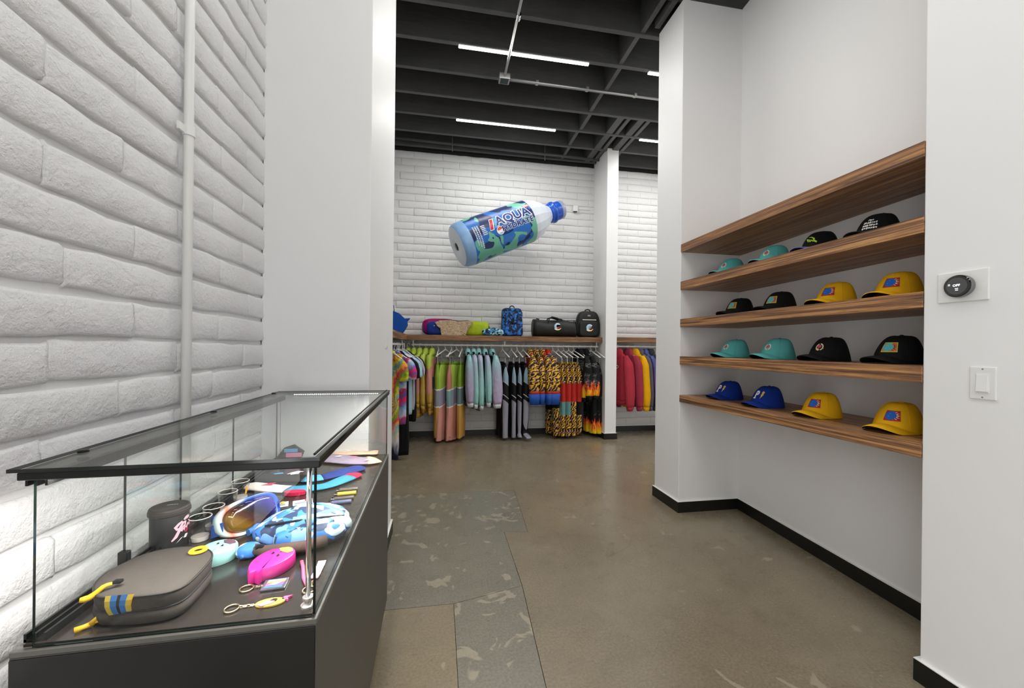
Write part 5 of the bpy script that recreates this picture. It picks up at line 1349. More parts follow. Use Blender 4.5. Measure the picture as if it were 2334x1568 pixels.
# ---- left rail: tie-dye and tees
LX = -0.505
pal1 = ['#d8c31c', '#5f9a2c', '#d0205a', '#e0a51a', '#3f8f9a', '#c8b91e', '#c23a2a', '#7fb0a8']
td1 = _tiedye('rainbow tie-dye jersey', (0.12, -0.62), pal1, 12, 1.2, [(-0.92, '#c9c6cc', 0.08), (-1.06, '#23263f', 0.05)])
td2 = _tiedye('yellow and purple tie-dye jersey', (0.16, -0.36), ['#d3306a', '#7f5fa8', '#7fa3cf', '#b8c6dc', '#c23060', '#6f4f8f'], 8, 1.6)
ltb = _tiedye('pale blue tie-dye jersey', (0.1, -0.5), ['#a9c9d6', '#8fb9cf', '#bcd3dc', '#86b4d0'], 6, 1.0)
G3 = 'shirts on the left rail'
GH = 'hangers on the left rail'
def lt(y, a, lab, body, sleeve=None, length=0.7, half=0.19, short=True, hl='', dx=0.0, **kw):
    hanger(LX + dx, y, R(a), 'grey hanger of the ' + hl + ' on the left rail', GH)
    return top('shirt', lab, 'shirt', LX + dx, y, R(a), G3, body, sleeve, None, None, None, length, min(half, 0.17), 0.036, short=short, seed=int(y * 10), **kw)
lt(4.30, -34, 'long rainbow tie-dye shirt with a navy hem, nearest on the left rail', td1, None, 1.12, 0.125, hl='rainbow tie-dye shirt', dx=-0.03)
lt(4.52, -24, 'purple tie-dye shirt with a yellow shoulder', td2, td2, 0.80, 0.15, hl='yellow shouldered tie-dye shirt', yoke=fabric('yellow jersey', '#d8b81a', 0.9), dx=-0.01)
lt(4.68, -14, 'long black dress reaching almost to the floor', blackf, None, 1.18, 0.15, hl='long black dress')
lt(4.80, -10, 'pale blue shirt with a tie-dye sleeve', fabric('pale blue jersey', '#a7c4cf', 0.9), ltb, 0.74, 0.16, hl='first pale blue shirt')
lt(4.90, -10, 'pale blue shirt hanging behind the tie-dye sleeved one', fabric('ice blue jersey', '#9fbccb', 0.9), None, 0.76, 0.165, hl='second pale blue shirt')
lt(5.01, -12, 'plain black shirt between the pale blue and lilac shirts', blackf, None, 0.78, 0.165, hl='first black shirt')
lt(5.12, -14, 'lilac grey shirt with a short sleeve showing', fabric('lilac grey jersey', '#b9b0bf', 0.9), None, 0.74, 0.165, hl='lilac shirt', dx=0.02)
lt(5.23, -14, 'black shirt in the rail corner', blackf, None, 0.90, 0.165, hl='corner black shirt', dx=0.03)
# ================================================================== GOODS IN THE SHOWCASE
D0 = ZD + 0.0005
def dk(u, v, h=0.0): return onz(u, v, ZD + h)
# black sling bag
out = [dk(*p, 0.055) for p in [(206, 1338), (228, 1312), (262, 1291), (330, 1261), (400, 1246), (455, 1244), (482, 1252), (489, 1266), (474, 1288), (432, 1330), (392, 1349), (350, 1357), (300, 1362), (250, 1363), (216, 1361)]]
c = sum(out, Vector()) / len(out); c.z = D0
t_ = thing('sling_bag', 'large charcoal sling bag with yellow zip pulls lying at the near end of the showcase', 'bag', c)
pl = [Vector((p.x - c.x, p.y - c.y)) for p in out]
def dense(pl, n=4):
    o = []
    for i in range(len(pl)):
        a, b, c1, d = pl[i - 1], pl[i], pl[(i + 1) % len(pl)], pl[(i + 2) % len(pl)]
        for k in range(n):
            t = k / n
            o.append(0.5 * ((2 * b) + (c1 - a) * t + (2 * a - 5 * b + 4 * c1 - d) * t * t + (3 * b - a - 3 * c1 + d) * t ** 3))
    return o
pd = dense(pl)
cen = sum(pd, Vector((0, 0))) / len(pd)
def ringz(sc, z, wob=0.0): return [Vector((cen.x + (p.x - cen.x) * sc, cen.y + (p.y - cen.y) * sc, z + wob * math.sin(i * 0.6))) for i, p in enumerate(pd)]
bagf = fabric('charcoal canvas', '#47423e', 0.8, 400, 0.3)
rs = [ringz(0.86, 0.0), ringz(0.93, 0.003), ringz(0.965, 0.012, 0.0015), ringz(0.955, 0.021, 0.001), ringz(0.92, 0.026), ringz(0.945, 0.031), ringz(0.965, 0.045), ringz(0.96, 0.052), ringz(0.93, 0.0555), ringz(0.6, 0.0575), ringz(0.2, 0.058)]
MB().rings(rs).build('body', bagf, t_, smooth='all')
MB().tube(ringz(0.955, 0.0535), 0.0022, 6, closed=True).build('top_piping', plain('dark piping', '#24211f', 0.6), t_, smooth='all')
MB().tube(ringz(0.93, 0.0265), 0.0018, 6, closed=True).build('zip', plain('black zip', '#151416', 0.5), t_, smooth='all')
yel = plain('yellow rubber', '#e3b11f', 0.45)
def rel(p): return Vector((p.x - c.x, p.y - c.y, p.z - D0))
a, b = rel(dk(256, 1330, 0.066)), rel(dk(181, 1371, 0.050))
MB().tube([a.lerp(b, k / 7) + Vector((0, 0, 0.003 * math.sin(k))) for k in range(8)], [0.003, 0.0035, 0.0042, 0.0042, 0.0052, 0.0055, 0.0055, 0.0042], 8).build('zip_pull', yel, t_, smooth='all')
MB().cbox(a + Vector((0.006, 0.004, 0.001)), (0.014, 0.010, 0.006)).build('slider', M['blackmetal'], t_, bevel=0.002)
a, b, b2 = rel(dk(240, 1382, 0.024)) + Vector((0, -0.010, 0)), rel(dk(208, 1422, 0.006)), rel(dk(170, 1438, 0.003))
MB().tube([a, a.lerp(b, 0.5) + Vector((0.003, 0, 0)), b], [0.0026, 0.003, 0.0055], 8).tube([b, b.lerp(b2, 0.5), b2], [0.005, 0.0045, 0.006], 8).tube([b, b + Vector((0.018, 0.004, 0.004)), b + Vector((0.026, 0.008, 0.004))], 0.0022, 6).build('zip_pull', yel, t_, smooth='all')
gr = rel(dk(452, 1255, 0.060))
ring = [(gr + Vector((0.0125 * math.cos(q), 0.0125 * math.sin(q), 0.001))) for q in [2 * math.pi * k / 24 for k in range(24)]]
MB().tube(ring, 0.0052, 8, closed=True, flat=0.6).build('grommet', yel, t_, smooth='all')
# striped ribbon tab over the front edge
P0, P1 = rel(dk(253, 1357, 0.058)), rel(dk(316, 1352, 0.058)); Q0, Q1 = rel(dk(263, 1403, 0.012)), rel(dk(314, 1398, 0.012))
cols = ['#e0c04a', '#3f7fc4', '#2a2725', '#3f7fc4', '#e0c04a']; wd = [0, 0.2, 0.44, 0.56, 0.8, 1.0]
outw = Vector((0, -0.012, 0.006))
for k in range(5):
    u0, u1 = wd[k], wd[k + 1]
    vs = []
    for t in (0, 0.25, 0.5, 0.75, 1):
        for u_ in (u0, u1):
            p = (P0.lerp(P1, u_)).lerp(Q0.lerp(Q1, u_), t); vs.append(p + outw + Vector((0, -0.007 * math.sin(math.pi * t), 0.003 * math.sin(math.pi * t))))
    MB().add(vs + [v + Vector((0, 0.002, -0.001)) for v in vs], [(2 * i, 2 * i + 1, 2 * i + 3, 2 * i + 2) for i in range(4)] + [(10 + 2 * i, 12 + 2 * i, 13 + 2 * i, 11 + 2 * i) for i in range(4)]).build('ribbon', plain('ribbon ' + cols[k], cols[k], 0.6), t_)
MB().tube([rel(dk(256, 1385, 0.02)) + Vector((0.008 * math.cos(q), 0, 0.008 * math.sin(q))) for q in [2 * math.pi * k / 16 for k in range(16)]], 0.0014, 6, closed=True).build('ring', M['chrome'], t_)
# black canister
p = dk(386, 1243)
t_ = thing('canister', 'black lidded canister with pink script, standing behind the sling bag', 'canister', (p.x, p.y, D0))
can = plain('soft black plastic', '#232323', 0.55)
MB().lathe([(0.037, 0), (0.0385, 0.003), (0.0385, 0.084), (0.0375, 0.086)], 40).build('body', can, t_, smooth=True)
MB().lathe([(0.0395, 0.082), (0.0425, 0.084), (0.0425, 0.091), (0.041, 0.0925), (0.041, 0.0965), (0.039, 0.099), (0.036, 0.0995), (0.034, 0.0985), (0.0, 0.0985)], 40, cap=False).build('lid', plain('brown black lid', '#3a3431', 0.5), t_, smooth=True)
va = math.atan2(-p.y, -p.x)        # towards the viewer
cmap = lambda s, z, o: (math.cos(va + 0.62 + s / 0.0385) * (0.0388 + o), math.sin(va + 0.62 + s / 0.0385) * (0.0388 + o), z)
pinkp = plain('pale pink print', '#e9b7c6', 0.6); crim = plain('crimson print', '#a4234c', 0.6)
scr_ = stroke([(-0.020, 0.022), (-0.012, 0.030), (-0.006, 0.042), (-0.002, 0.052), (0.004, 0.060), (0.010, 0.060), (0.009, 0.053), (0.000, 0.047), (-0.010, 0.048), (-0.013, 0.053), (-0.006, 0.060), (0.002, 0.064)], [0.003, 0.007, 0.007, 0.006, 0.006, 0.006, 0.005, 0.005, 0.006, 0.007, 0.006, 0.004])
decal('script', scr_, cmap, pinkp, t_, 0.006, 0.0006)
decal('script', stroke([(-0.001, 0.040), (0.004, 0.048), (0.005, 0.041), (0.010, 0.050), (0.012, 0.044), (0.018, 0.054), (0.020, 0.048), (0.026, 0.058)], 0.006), cmap, pinkp, t_, 0.006, 0.0008)
decal('script', stroke([(0.006, 0.066), (0.012, 0.071), (0.020, 0.074), (0.013, 0.067), (0.024, 0.070)], 0.0055), cmap, pinkp, t_, 0.006, 0.0007)
decal('print_star', [[(0.006, 0.036), (0.014, 0.046), (0.020, 0.040), (0.014, 0.032)]], cmap, crim, t_, 0.006, 0.0007)
decal('print_wing', [[(0.004, 0.022), (0.010, 0.030), (0.018, 0.028), (0.012, 0.020)], [(-0.012, 0.014), (-0.002, 0.024), (0.004, 0.026)]], cmap, plain('white wing print', '#e8e4e6', 0.6), t_, 0.006, 0.0007)
decal('lid_mark', [[(0.000 + 0.0045 * k, 0.003 + 0.001 * k), (0.0035 + 0.0045 * k, 0.0035 + 0.001 * k), (0.0032 + 0.0045 * k, 0.0065 + 0.001 * k), (-0.0003 + 0.0045 * k, 0.006 + 0.001 * k)] for k in range(5)], lambda s, t__, o: (s - 0.008, t__, 0.0992), greyp, t_, 0, 0)
# shot glasses
for i, (u, v, lab) in enumerate([(456, 1230, 'clear shot glass nearest the canister'), (487, 1203, 'clear shot glass with a blue mark, second from the canister'), (519, 1165, 'clear shot glass behind the goggles, third from the canister'), (548, 1138, 'clear shot glass with an orange mark, farthest from the canister')]):
    p = dk(u, v)
    t_ = thing('shot_glass', lab, 'glass', (p.x, p.y, D0), 0, 'shot glasses in the showcase')
    MB().lathe([(0.0, 0), (0.0195, 0), (0.0205, 0.003), (0.025, 0.058), (0.0245, 0.060), (0.0232, 0.059), (0.0192, 0.012), (0.0, 0.011)], 32, cap=False).build('body', M['tumbler'], t_, smooth=True)
    MB().tube([(0.0243 * math.cos(q), 0.0243 * math.sin(q), 0.0592) for q in [2 * math.pi * k / 32 for k in range(32)]], 0.0011, 6, closed=True).build('rim', plain('rim glint %d' % i, '#dcd6d0', 0.2), t_, smooth='all')  # bright glint of the clear rim painted as a pale opaque ring
    MB().lathe([(0.0, 0.0005), (0.019, 0.0005), (0.0196, 0.004), (0.0194, 0.010), (0.0, 0.0108)], 28, cap=False).build('base', plain('thick glass base %d' % i, '#d0cac4', 0.08), t_, smooth=True)
    if i in (1, 3):
        va = math.atan2(-p.y, -p.x)
        gm = lambda s, z, o, va=va: (math.cos(va + s / 0.023) * (0.0207 + 0.0045 * z / 0.058 + o), math.sin(va + s / 0.023) * (0.0207 + 0.0045 * z / 0.058 + o), z)
        q = (-0.006, 0.03) if i == 1 else (0.012, 0.032)
        decal('print', [[(q[0], q[1] - 0.012), (q[0] + 0.006, q[1] - 0.010), (q[0] + 0.010, q[1] + 0.012), (q[0] + 0.001, q[1] + 0.010)]], gm, plain('glass print %d' % i, '#2f62bb' if i == 1 else '#e0a030', 0.5), t_, 0.004, 0.0012)
# ski goggles
gL, gR = dk(512, 1232), dk(600, 1195)
gc = (gL + gR) / 2
t_ = thing('goggles', 'ski goggles with a blue and white frame and a mirrored lens', 'goggles', (gc.x + 0.030, gc.y + 0.010, D0), math.atan2(gR.y - gL.y, gR.x - gL.x))
gf = NT('goggle frame paint'); tc = gf.n('ShaderNodeTexCoord'); sp = gf.n('ShaderNodeSeparateXYZ'); gf.l(tc.outputs['Object'], sp.inputs[0])
gf.col(gf.ramp(gf.math('ADD', gf.math('MULTIPLY', sp.outputs['X'], 4.2), 0.55), [(0.05, srgb('#bfe3e0')), (0.22, srgb('#cfe6e6')), (0.30, srgb('#e27a5a')), (0.38, srgb('#dfe8ee')), (0.5, srgb('#3f66b4')), (0.9, srgb('#2b55b0'))]))
gfm = gf.done(0.3, 0, 0.5)
def goval(s, t, y, z0=0.044, bulge=0.016):
    out_ = []
    for k in range(40):
        q = 2 * math.pi * k / 40; cx, cz = math.copysign(abs(math.cos(q)) ** 0.72, math.cos(q)), math.copysign(abs(math.sin(q)) ** 0.72, math.sin(q))
        if cz < 0: cz *= (1 - 0.28 * max(0, 1 - (abs(cx) * 3) ** 2))
        out_.append(Vector((s * cx, y + bulge * (cx * cx), z0 + t * cz)))
    return out_
Lz = 0.046
tilt = Matrix.Rotation(R(-22), 3, 'X')
def T_(rs): return [[tilt @ (p - Vector((0, 0, 0))) for p in r] for r in rs]
MB().rings(T_([goval(0.070, 0.038, 0.004, Lz), goval(0.083, 0.046, -0.002, Lz), goval(0.086, 0.047, 0.008, Lz), goval(0.084, 0.046, 0.024, Lz), goval(0.076, 0.040, 0.030, Lz), goval(0.066, 0.034, 0.016, Lz)]), cap=False, closed=True).build('frame', gfm, t_, smooth='all')
lk = NT('mirrored lens'); tc = lk.n('ShaderNodeTexCoord'); sp = lk.n('ShaderNodeSeparateXYZ'); lk.l(tc.outputs['Object'], sp.inputs[0])
lk.col(lk.ramp(lk.math('ADD', lk.math('MULTIPLY', sp.outputs['X'], 5.0), lk.math('MULTIPLY', sp.outputs['Z'], 6.0)), [(0.0, srgb('#7a5a14')), (0.12, srgb('#4a2212')), (0.28, srgb('#1c141c')), (0.42, srgb('#1d1b5a')), (0.62, srgb('#332c8c'))]))
lensm = lk.done(0.08, 0.2, 0.7)
MB().rings(T_([goval(0.071, 0.0385, 0.003, Lz)] + [[Vector((p.x * s_, -0.002 - 0.006 * (1 - s_ * s_) + 0.016 * (p.x * s_ / 0.071) ** 2 * 0.6, Lz + (p.z - Lz) * s_)) for p in goval(0.070, 0.038, 0.0, Lz)] for s_ in (0.92, 0.75, 0.5, 0.25, 0.02)])).build('lens', lensm, t_, smooth='all')
MB().rings(T_([goval(0.078, 0.042, 0.028, Lz), goval(0.074, 0.040, 0.042, Lz), goval(0.064, 0.034, 0.044, Lz), goval(0.066, 0.035, 0.028, Lz)]), cap=False, closed=True).build('foam', plain('brown foam', '#6a564a', 0.9), t_, smooth='all')
pts = [Vector((-0.078, 0.024, 0.03)), Vector((-0.085, 0.06, 0.016)), Vector((-0.02, 0.115, 0.016)), Vector((0.075, 0.095, 0.018)), Vector((0.095, 0.05, 0.022)), Vector((0.080, 0.026, 0.032))]
rs = []
for k in range(31):
    u_ = k / 30 * 5; i = min(int(u_), 4); f = u_ - i; p = pts[i].lerp(pts[i + 1], f * f * (3 - 2 * f)); d = (pts[i + 1] - pts[i]).normalized(); n = Vector((-d.y, d.x, 0)).normalized() * 0.0012
    rs.append([p + n + Vector((0, 0, 0.016)), p - n + Vector((0, 0, 0.016)), p - n - Vector((0, 0, 0.016)), p + n - Vector((0, 0, 0.016))])
MB().rings(rs).build('strap', plain('strap webbing', '#2b55a8', 0.7), t_, smooth=60)
MB().tube([tilt @ Vector((-0.040, -0.010, 0.002)) + Vector((0, -0.008, 0.006)), tilt @ Vector((0.020, -0.010, 0.002)) + Vector((0, -0.008, 0.006))], 0.0085, 12).build('rolled_cloth', plain('blue microfibre', '#2f66ad', 0.7), t_, smooth=True)
# teardrop gadgets
def drop(name, label, tipv, far, w, h, mat, marks, hole=False):
    """teardrop puck; tipv -> far is its long axis on the deck"""
    ax_ = (far - tipv); Ln = ax_.length; c_ = (tipv + far) / 2
    t_ = thing(name, label, 'gadget', (c_.x, c_.y, D0), math.atan2(ax_.y, ax_.x))
    o = []
    for k in range(36):
        q = 2 * math.pi * k / 36; cx, sy = math.cos(q), math.sin(q)
        x = Ln / 2 * cx; y = w / 2 * sy * (1 - 0.22 * (1 - cx) * 0.5)
        o.append(Vector((x, y)))
    pts_ = o[:16] + [Vector((-Ln * 0.47, w * 0.16)), Vector((-Ln * 0.60, -w * 0.05)), Vector((-Ln * 0.50, -w * 0.10)), Vector((-Ln * 0.53, -w * 0.26)), Vector((-Ln * 0.40, -w * 0.22))] + o[21:]
    def rg(s, z): return [Vector((p.x * s, p.y * s, z)) for p in pts_]
    MB().rings([rg(0.96, 0), rg(0.995, 0.002), rg(1.0, h * 0.5), rg(0.985, h - 0.004), rg(0.95, h - 0.001), rg(0.90, h), rg(0.4, h), rg(0.05, h)]).build('body', mat, t_, smooth=38)
    for nm2, poly, mt in marks:
        decal(nm2, [[(x * Ln, y * w) for x, y in pp] for pp in poly], lambda a_, b_, o_: (a_, b_, h + o_), mt, t_, 0, 0.0008)
    return t_
blackp = plain('black print', '#161214', 0.5)
eyes = [[(0.10, 0.16), (0.20, 0.20), (0.17, 0.12), (0.12, 0.10)], [(0.05, -0.06), (0.15, -0.02), (0.12, -0.10), (0.06, -0.12)], [(0.22, 0.02), (0.26, 0.05), (0.25, -0.03)]]
drop('novelty_speaker', 'magenta teardrop gadget with a yellow inlay beside the camouflage belt bag', dk(572, 1330, 0.0), dk(662, 1272, 0.0), 0.085, 0.028, plain('magenta plastic', '#c42a86', 0.35, nz=0.05),
     [('print', eyes, blackp), ('inlay', [[(0.24, -0.20), (0.34, -0.28), (0.44, -0.12), (0.45, 0.10), (0.34, 0.18), (0.26, 0.04)]], plain('yellow inlay', '#ecca48', 0.4)), ('dimple', [circle(-0.22, 0.20, 0.02, 10)], plain('dark pink dot', '#a02060', 0.5))])
drop('novelty_speaker', 'mint teardrop gadget half hidden behind the sling bag', dk(452, 1298), dk(533, 1256), 0.085, 0.030, plain('mint plastic', '#9cd2cd', 0.35, nz=0.05),
     [('print', eyes, blackp), ('inlay', [[(0.22, -0.20), (0.34, -0.28), (0.43, -0.12), (0.44, 0.10), (0.34, 0.18), (0.24, 0.04)]], plain('plum inlay', '#6a4a5a', 0.4)), ('dimple', [circle(-0.22, 0.20, 0.02, 10)], blackp)])
# camouflage belt bag
fa, fb = dk(600, 1236), dk(790, 1200)
c = (fa + fb) / 2; c = dk(700, 1222)
t_ = thing('belt_bag', 'blue and white camouflage belt bag in the showcase behind the corner rod', 'bag', (c.x, c.y - 0.005, D0), R(14))
cb = camo3('blue white camouflage nylon', '#3f7ccf', '#33415f', '#cfe4ea', 24, 0.5, '#6f9fe0', 0.5)
sell(0.112, 0.062, 0.085, 0.75, 0.72, 40, 16, 0.035, 5, fn=lambda p: Vector((p.x, p.y - 0.1 * p.z, p.z * (1 - 0.25 * abs(p.x) / 0.112)))).build('body', cb, t_, smooth='all')
sell(0.082, 0.026, 0.052, 0.7, 0.6, 28, 10, 0.02, 7).build('front_pocket', cb, t_, smooth='all', loc=(0.012, -0.058, 0.004))
MB().tube([(-0.088, -0.045, 0.062), (-0.03, -0.060, 0.070), (0.04, -0.058, 0.068), (0.09, -0.035, 0.055)], 0.0028, 6).build('zip', blkn, t_, smooth='all')
MB().tube([(0.0, -0.062, 0.07), (0.012, -0.078, 0.052)], 0.002, 6).build('zip_pull', blkn, t_)
MB().tube([(-0.125, -0.048, 0.018), (-0.08, -0.088, 0.020), (0.0, -0.100, 0.022), (0.05, -0.092, 0.024)], 0.0135, 8, flat=1.0, up=(0, 0, 1)).build('strap', plain('brown webbing', '#4a3a33', 0.85), t_, smooth='all')
MB().cbox((-0.092, -0.082, 0.020), (0.022, 0.012, 0.028), Matrix.Rotation(R(-30), 3, 'Z')).build('buckle', M['blackmetal'], t_, bevel=0.003)
sell(0.026, 0.02, 0.034, 0.8, 0.8, 16, 8, 0.04, 3).build('strap_end', cb, t_, smooth='all', loc=(-0.118, -0.062, 0.0))
# key chains
def keychain(u0, v0, u1, v1, label, tagfn, ringr=0.012):
    a, b = dk(u0, v0), dk(u1, v1)
    t_ = thing('keychain', label, 'keychain', (a.x, a.y, D0), math.atan2(b.y - a.y, b.x - a.x), 'key chains in the showcase')
    L = (b - a).length
    gold_ = plain('pale gold metal', '#cdbb94', 0.2, 0.9)
    MB().tube([(ringr * math.cos(q), ringr * math.sin(q), 0.0022) for q in [2 * math.pi * k / 28 for k in range(28)]], 0.0017, 8, closed=True).build('split_ring', gold_, t_, smooth='all')
    for k in range(4):
        x = ringr + 0.004 + k * (L - ringr - 0.008) / 4 * 0.9
        MB().tube([(x + 0.004 * math.cos(q), (0.0025 * math.sin(q) if k % 2 else 0), 0.0025 + (0 if k % 2 else 0.002 * math.sin(q))) for q in [2 * math.pi * j / 12 for j in range(12)]], 0.001, 6, closed=True).build('link', gold_, t_)
    tagfn(t_, L)
rain = NT('rainbow print'); tc = rain.n('ShaderNodeTexCoord'); sp = rain.n('ShaderNodeSeparateXYZ'); rain.l(tc.outputs['Object'], sp.inputs[0])
rain.col(rain.ramp(rain.math('ADD', rain.math('MULTIPLY', sp.outputs['Y'], 26), 0.5), [(0.0, srgb('#3a9a4a')), (0.2, srgb('#3a66c0')), (0.4, srgb('#7a5ac0')), (0.55, srgb('#c04a60')), (0.7, srgb('#d8c050')), (0.9, srgb('#4a90c8'))]))
rainm = rain.done(0.4)
def tagA(t_, L):
    MB().cbox((L + 0.012, 0, 0.0025), (0.046, 0.038, 0.004)).build('acrylic_plate', plain('smoky acrylic', '#4d4b55', 0.08), t_, bevel=0.0015)
    decal('rainbow_print', [[(L - 0.006, -0.014), (L + 0.028, -0.016), (L + 0.031, 0.014), (L - 0.003, 0.016)]], lambda a_, b_, o: (a_, b_, 0.0046 + o), rainm, t_, 0, 0.0003)
    decal('white_print', [[(L + 0.0, -0.004), (L + 0.014, -0.006), (L + 0.026, 0.004), (L + 0.012, 0.003)]], lambda a_, b_, o: (a_, b_, 0.0046 + o), plain('white sticker', '#e8e8ee', 0.5), t_, 0, 0.0008)
def tagB(t_, L):
    MB().prism([(L - 0.008 + 0.026 + 0.026 * math.cos(q), 0.013 * math.sin(q)) for q in [2 * math.pi * k / 20 for k in range(20)]], 0.0, 0.004).build('rubber_oval', plain('yellow rubber tag', '#e0bf4a', 0.5), t_, bevel=0.001)
    MB().prism([(L - 0.004, -0.006), (L + 0.006, -0.013), (L + 0.022, -0.008), (L + 0.030, 0.004), (L + 0.012, 0.002)], 0.004, 0.0055).build('pink_patch', plain('pink rubber', '#e79ab8', 0.5), t_)
    MB().prism([(L + 0.036, 0.004), (L + 0.050, -0.002), (L + 0.047, 0.006), (L + 0.055, 0.012), (L + 0.040, 0.012)], 0.0, 0.004).build('pink_fin', plain('hot pink rubber', '#d9538f', 0.5), t_)
    MB().prism([(L + 0.016, 0.001), (L + 0.028, -0.002), (L + 0.030, 0.005), (L + 0.022, 0.007)], 0.0045, 0.0056).build('dark_mark', blackp, t_)
def tagC(t_, L):
    pk_ = plain('pink ribbon', '#f0a5b0', 0.6); wt = plain('pale pink ribbon', '#f6d8da', 0.6)
    for k in range(3):
        MB().cbox((L + 0.012 + k * 0.024, 0, 0.003), (0.0225, 0.017, 0.003), Matrix.Rotation(R(4 * (k - 1)), 3, 'Z')).build('ribbon_piece', wt if k else pk_, t_, bevel=0.001)
    MB().tube([(L * 0.3, 0.006, 0.003), (L * 0.6 + 0.02, 0.022, 0.004), (L + 0.05, 0.036, 0.005), (L + 0.075, 0.046, 0.006)], 0.004, 6, flat=0.5).build('cord', plain('hot pink cord', '#e0547a', 0.6), t_, smooth='all')
keychain(562, 1344, 612, 1337, 'key chain with a rainbow acrylic plate', tagA)
keychain(528, 1390, 592, 1380, 'key chain with a yellow and pink rubber tag', tagB)
keychain(704, 1347, 716, 1322, 'key chain with a pink ribbon beside the corner rod', tagC)
# socks
def sock(name, label, path, w, mats_z, thick=0.010, group='socks in the showcase', extra=None, z=0.0):
    """flat sock along a deck path; mats_z = [(fraction, material)]"""
    P = [Vector((p.x, p.y, 0)) for p in path]
    c_ = sum(P, Vector()) / len(P)
    t_ = thing(name, label, 'socks', (c_.x, c_.y, D0 + z), 0, group)
    P = dense([Vector((p.x - c_.x, p.y - c_.y)) for p in P], 6)[6:-12] if False else [Vector((p.x - c_.x, p.y - c_.y)) for p in P]
    n = 26; Q = []
    for k in range(n):
        u_ = k / (n - 1) * (len(P) - 1); i = min(int(u_), len(P) - 2); f = u_ - i
        a, b, c1, d = P[max(i - 1, 0)], P[i], P[i + 1], P[min(i + 2, len(P) - 1)]
        Q.append(0.5 * ((2 * b) + (c1 - a) * f + (2 * a - 5 * b + 4 * c1 - d) * f * f + (3 * b - a - 3 * c1 + d) * f ** 3))
    segs = []
    start = 0
    for frac, mt in mats_z:
        end = max(start + 1, round(frac * (n - 1))); segs.append((start, end, mt)); start = end
    for s0, s1, mt in segs:
        rs = []
        for k in range(s0, s1 + 1):
            d = (Q[min(k + 1, n - 1)] - Q[max(k - 1, 0)]).normalized(); nn = Vector((-d.y, d.x)); tt = k / (n - 1)
            ww = w * (1 + 0.08 * math.sin(tt * 9)) * (0.55 if k in (0,) else 1) * (0.6 if k == n - 1 else 1)
            rs.append([Vector((Q[k].x + nn.x * ww * math.cos(q) / 2, Q[k].y + nn.y * ww * math.cos(q) / 2, thick / 2 + thick / 2 * math.sin(q) * (1.0 + 0.25 * math.sin(tt * 17)) + 0.0)) for q in [2 * math.pi * j / 16 for j in range(16)]])
        zmin = min(p.z for r in rs for p in r)
        for r in rs:
            for p in r: p.z = max(p.z, 0.0)
        MB().rings(rs).build('knit', mt, t_, smooth='all')
    if extra: extra(t_, c_)
    return t_
kn = {k: fabric('knit ' + k, c_, 0.95, 300, 0.3) for k, c_ in dict(cream='#e8dfd8', teal='#3f93b3', rose='#c8284f', sky='#5aa6d6', navy='#2b3f86', black='#26221f', lilac='#a79ab0', peach='#f0cdb4', grey='#3c3836', pink='#d98aa6', blue='#3f62b0').items()}
def ex_white(t_, c_):
    q = dk(612, 1112); decal('print', [[(q.x - c_.x + dx, q.y - c_.y + dy) for dx, dy in ((-0.02, -0.012), (0.0, 0.008), (0.024, 0.014), (0.012, -0.002), (0.02, -0.014))]], lambda a_, b_, o: (a_, b_, 0.0125 + o), kn['rose'], t_, 0, 0.0012)
    q = dk(672, 1128); MB().prism([(q.x - c_.x + 0.034 * math.cos(a), q.y - c_.y + 0.016 * math.sin(a)) for a in [2 * math.pi * k / 18 for k in range(18)]], 0.0, 0.0135).build('heel', kn['rose'], t_, bevel=0.002)
sock('socks', 'cream and teal socks with a red heel and a red toe', [dk(562, 1110), dk(620, 1117), dk(680, 1119), dk(740, 1112), dk(780, 1098), dk(815, 1083)], 0.062, [(0.30, kn['cream']), (0.90, kn['teal']), (1.0, kn['rose'])], 0.012, extra=ex_white)
def ex_blk(t_, c_):
    q = dk(655, 1087); decal('print', [[(q.x - c_.x + dx, q.y - c_.y + dy) for dx, dy in pp] for pp in ([(-0.05, 0.0), (-0.02, 0.012), (-0.012, -0.004), (-0.04, -0.010)],)], lambda a_, b_, o: (a_, b_, 0.013 + o), kn['sky'], t_, 0, 0.0014)
    decal('script', stroke([(-0.005, -0.014), (0.008, 0.004), (0.022, 0.016), (0.044, 0.010)], [0.006, 0.012, 0.014, 0.006]) + stroke([(0.004, -0.010), (0.018, -0.002), (0.034, 0.002)], 0.009) + stroke([(0.008, -0.020), (0.020, -0.014), (0.034, -0.010)], 0.010), lambda s, t__, o: (q.x - c_.x + 0.01 + s, q.y - c_.y + t__, 0.013 + o), plain('white knit lettering', '#e8e6e8', 0.9), t_, 0, 0.0016)
sock('socks', 'black and navy socks with white script', [dk(597, 1090), dk(660, 1094), dk(720, 1094), dk(770, 1083), dk(826, 1068)], 0.075, [(0.42, kn['black']), (0.58, kn['sky']), (1.0, kn['navy'])], 0.013, extra=ex_blk)
def ex_lil(t_, c_):
    for (u, v, mt) in ((805, 1050, 'pink'), (770, 1048, 'cream'), (838, 1056, 'cream')):
        q = dk(u, v); decal('print', [[(q.x - c_.x + dx, q.y - c_.y + dy) for dx, dy in ((-0.016, -0.010), (0.004, 0.014), (0.018, 0.006), (0.010, -0.014))]], lambda a_, b_, o: (a_, b_, 0.0145 + o), kn[mt], t_, 0, 0.0014)
sock('socks', 'lilac socks with pink prints and peach cuffs, farthest in the showcase', [dk(738, 1046), dk(775, 1050), dk(812, 1054), dk(840, 1053), dk(856, 1050)], 0.11, [(0.72, kn['lilac']), (1.0, kn['peach'])], 0.014, extra=ex_lil)
sock('socks', 'cream socks laid behind the lilac pair', [dk(760, 1036), dk(800, 1036), dk(840, 1035), dk(862, 1034)], 0.06, [(1.0, kn['peach'])], 0.012)
p = dk(655, 1052)
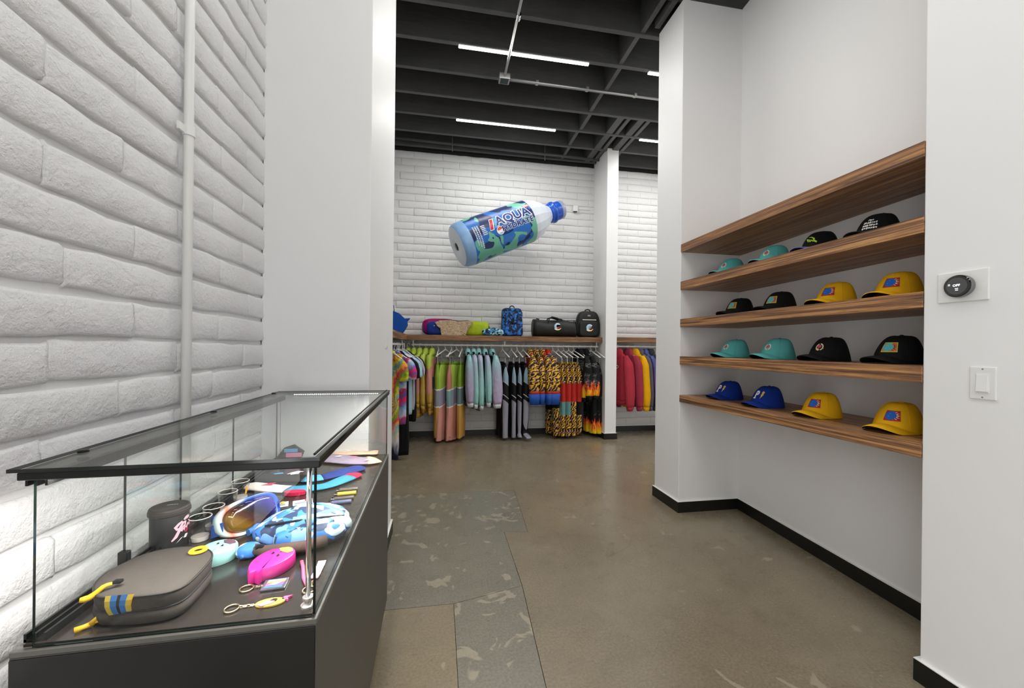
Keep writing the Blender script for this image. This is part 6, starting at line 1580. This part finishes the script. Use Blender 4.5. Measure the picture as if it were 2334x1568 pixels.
t_ = thing('socks', 'charcoal socks with a pink and blue print, propped up at the far end', 'socks', (p.x, 1.855, D0), 0, 'socks in the showcase')
panel([(-0.055, 0), (0.055, 0), (0.070, 0.045), (0.030, 0.075), (-0.010, 0.062)], -0.006, 0.006).build('knit', kn['grey'], t_, bevel=0.003, smooth=50)
MB().prism([(0, 0)] * 0 or [(-0.001, -0.0075), (0.062, -0.0075), (0.062, -0.0062), (-0.001, -0.0062)], 0.022, 0.040).build('pink_band', kn['pink'], t_)
MB().prism([(-0.008, -0.0075), (0.045, -0.0075), (0.045, -0.0062), (-0.008, -0.0062)], 0.043, 0.058).build('blue_band', kn['sky'], t_)
# lighters and small cards
for i, (u, v, cc, lab) in enumerate([(800, 1119, '#5d5750', 'dark lighter behind the yellow one'), (796, 1128, '#dcc243', 'yellow lighter beside the teal sock'), (790, 1139, '#55504a', 'dark lighter in front of the yellow one'), (784, 1148, '#5a5f86', 'blue grey lighter nearest the camouflage belt bag')]):
    p = dk(u, v)
    t_ = thing('lighter', lab, 'lighter', (p.x, p.y, D0 + 0.006), R(8), 'lighters in the showcase')
    MB().tube([(-0.036, 0, 0), (0.022, 0, 0)], 0.0062, 12).build('body', plain('lighter body %d' % i, cc, 0.3), t_, smooth=True)
    MB().tube([(-0.046, 0, 0), (-0.037, 0, 0)], 0.0058, 10).build('head', M['chrome'], t_, smooth=True)
    MB().cbox((-0.042, 0, 0.0055), (0.006, 0.007, 0.003)).build('thumb_wheel', M['blackmetal'], t_)
for i, (u, v, lab, cc) in enumerate([(634, 1153, 'white pin card with a yellow mark near the goggles strap', '#e4b83a'), (690, 1146, 'white pin card hidden behind the corner rod', '#c0384a')]):
    p = dk(u, v)
    t_ = thing('pin_card', lab, 'card', (p.x, p.y, D0), R(18))
    MB().box(-0.028, 0.028, -0.020, 0.020, 0, 0.003).build('card', plain('white card', '#e6e4e2', 0.5), t_, bevel=0.001)
    MB().box(-0.022, 0.020, -0.013, -0.004, 0.003, 0.006).build('pin', plain('grey enamel', '#8f9598', 0.3), t_, bevel=0.001)
    MB().lathe([(0.006, 0.003), (0.006, 0.006), (0, 0.0065)], 14, (0.012, 0.010, 0), cap=False).build('badge', plain('enamel %d' % i, cc, 0.3), t_, smooth=True)
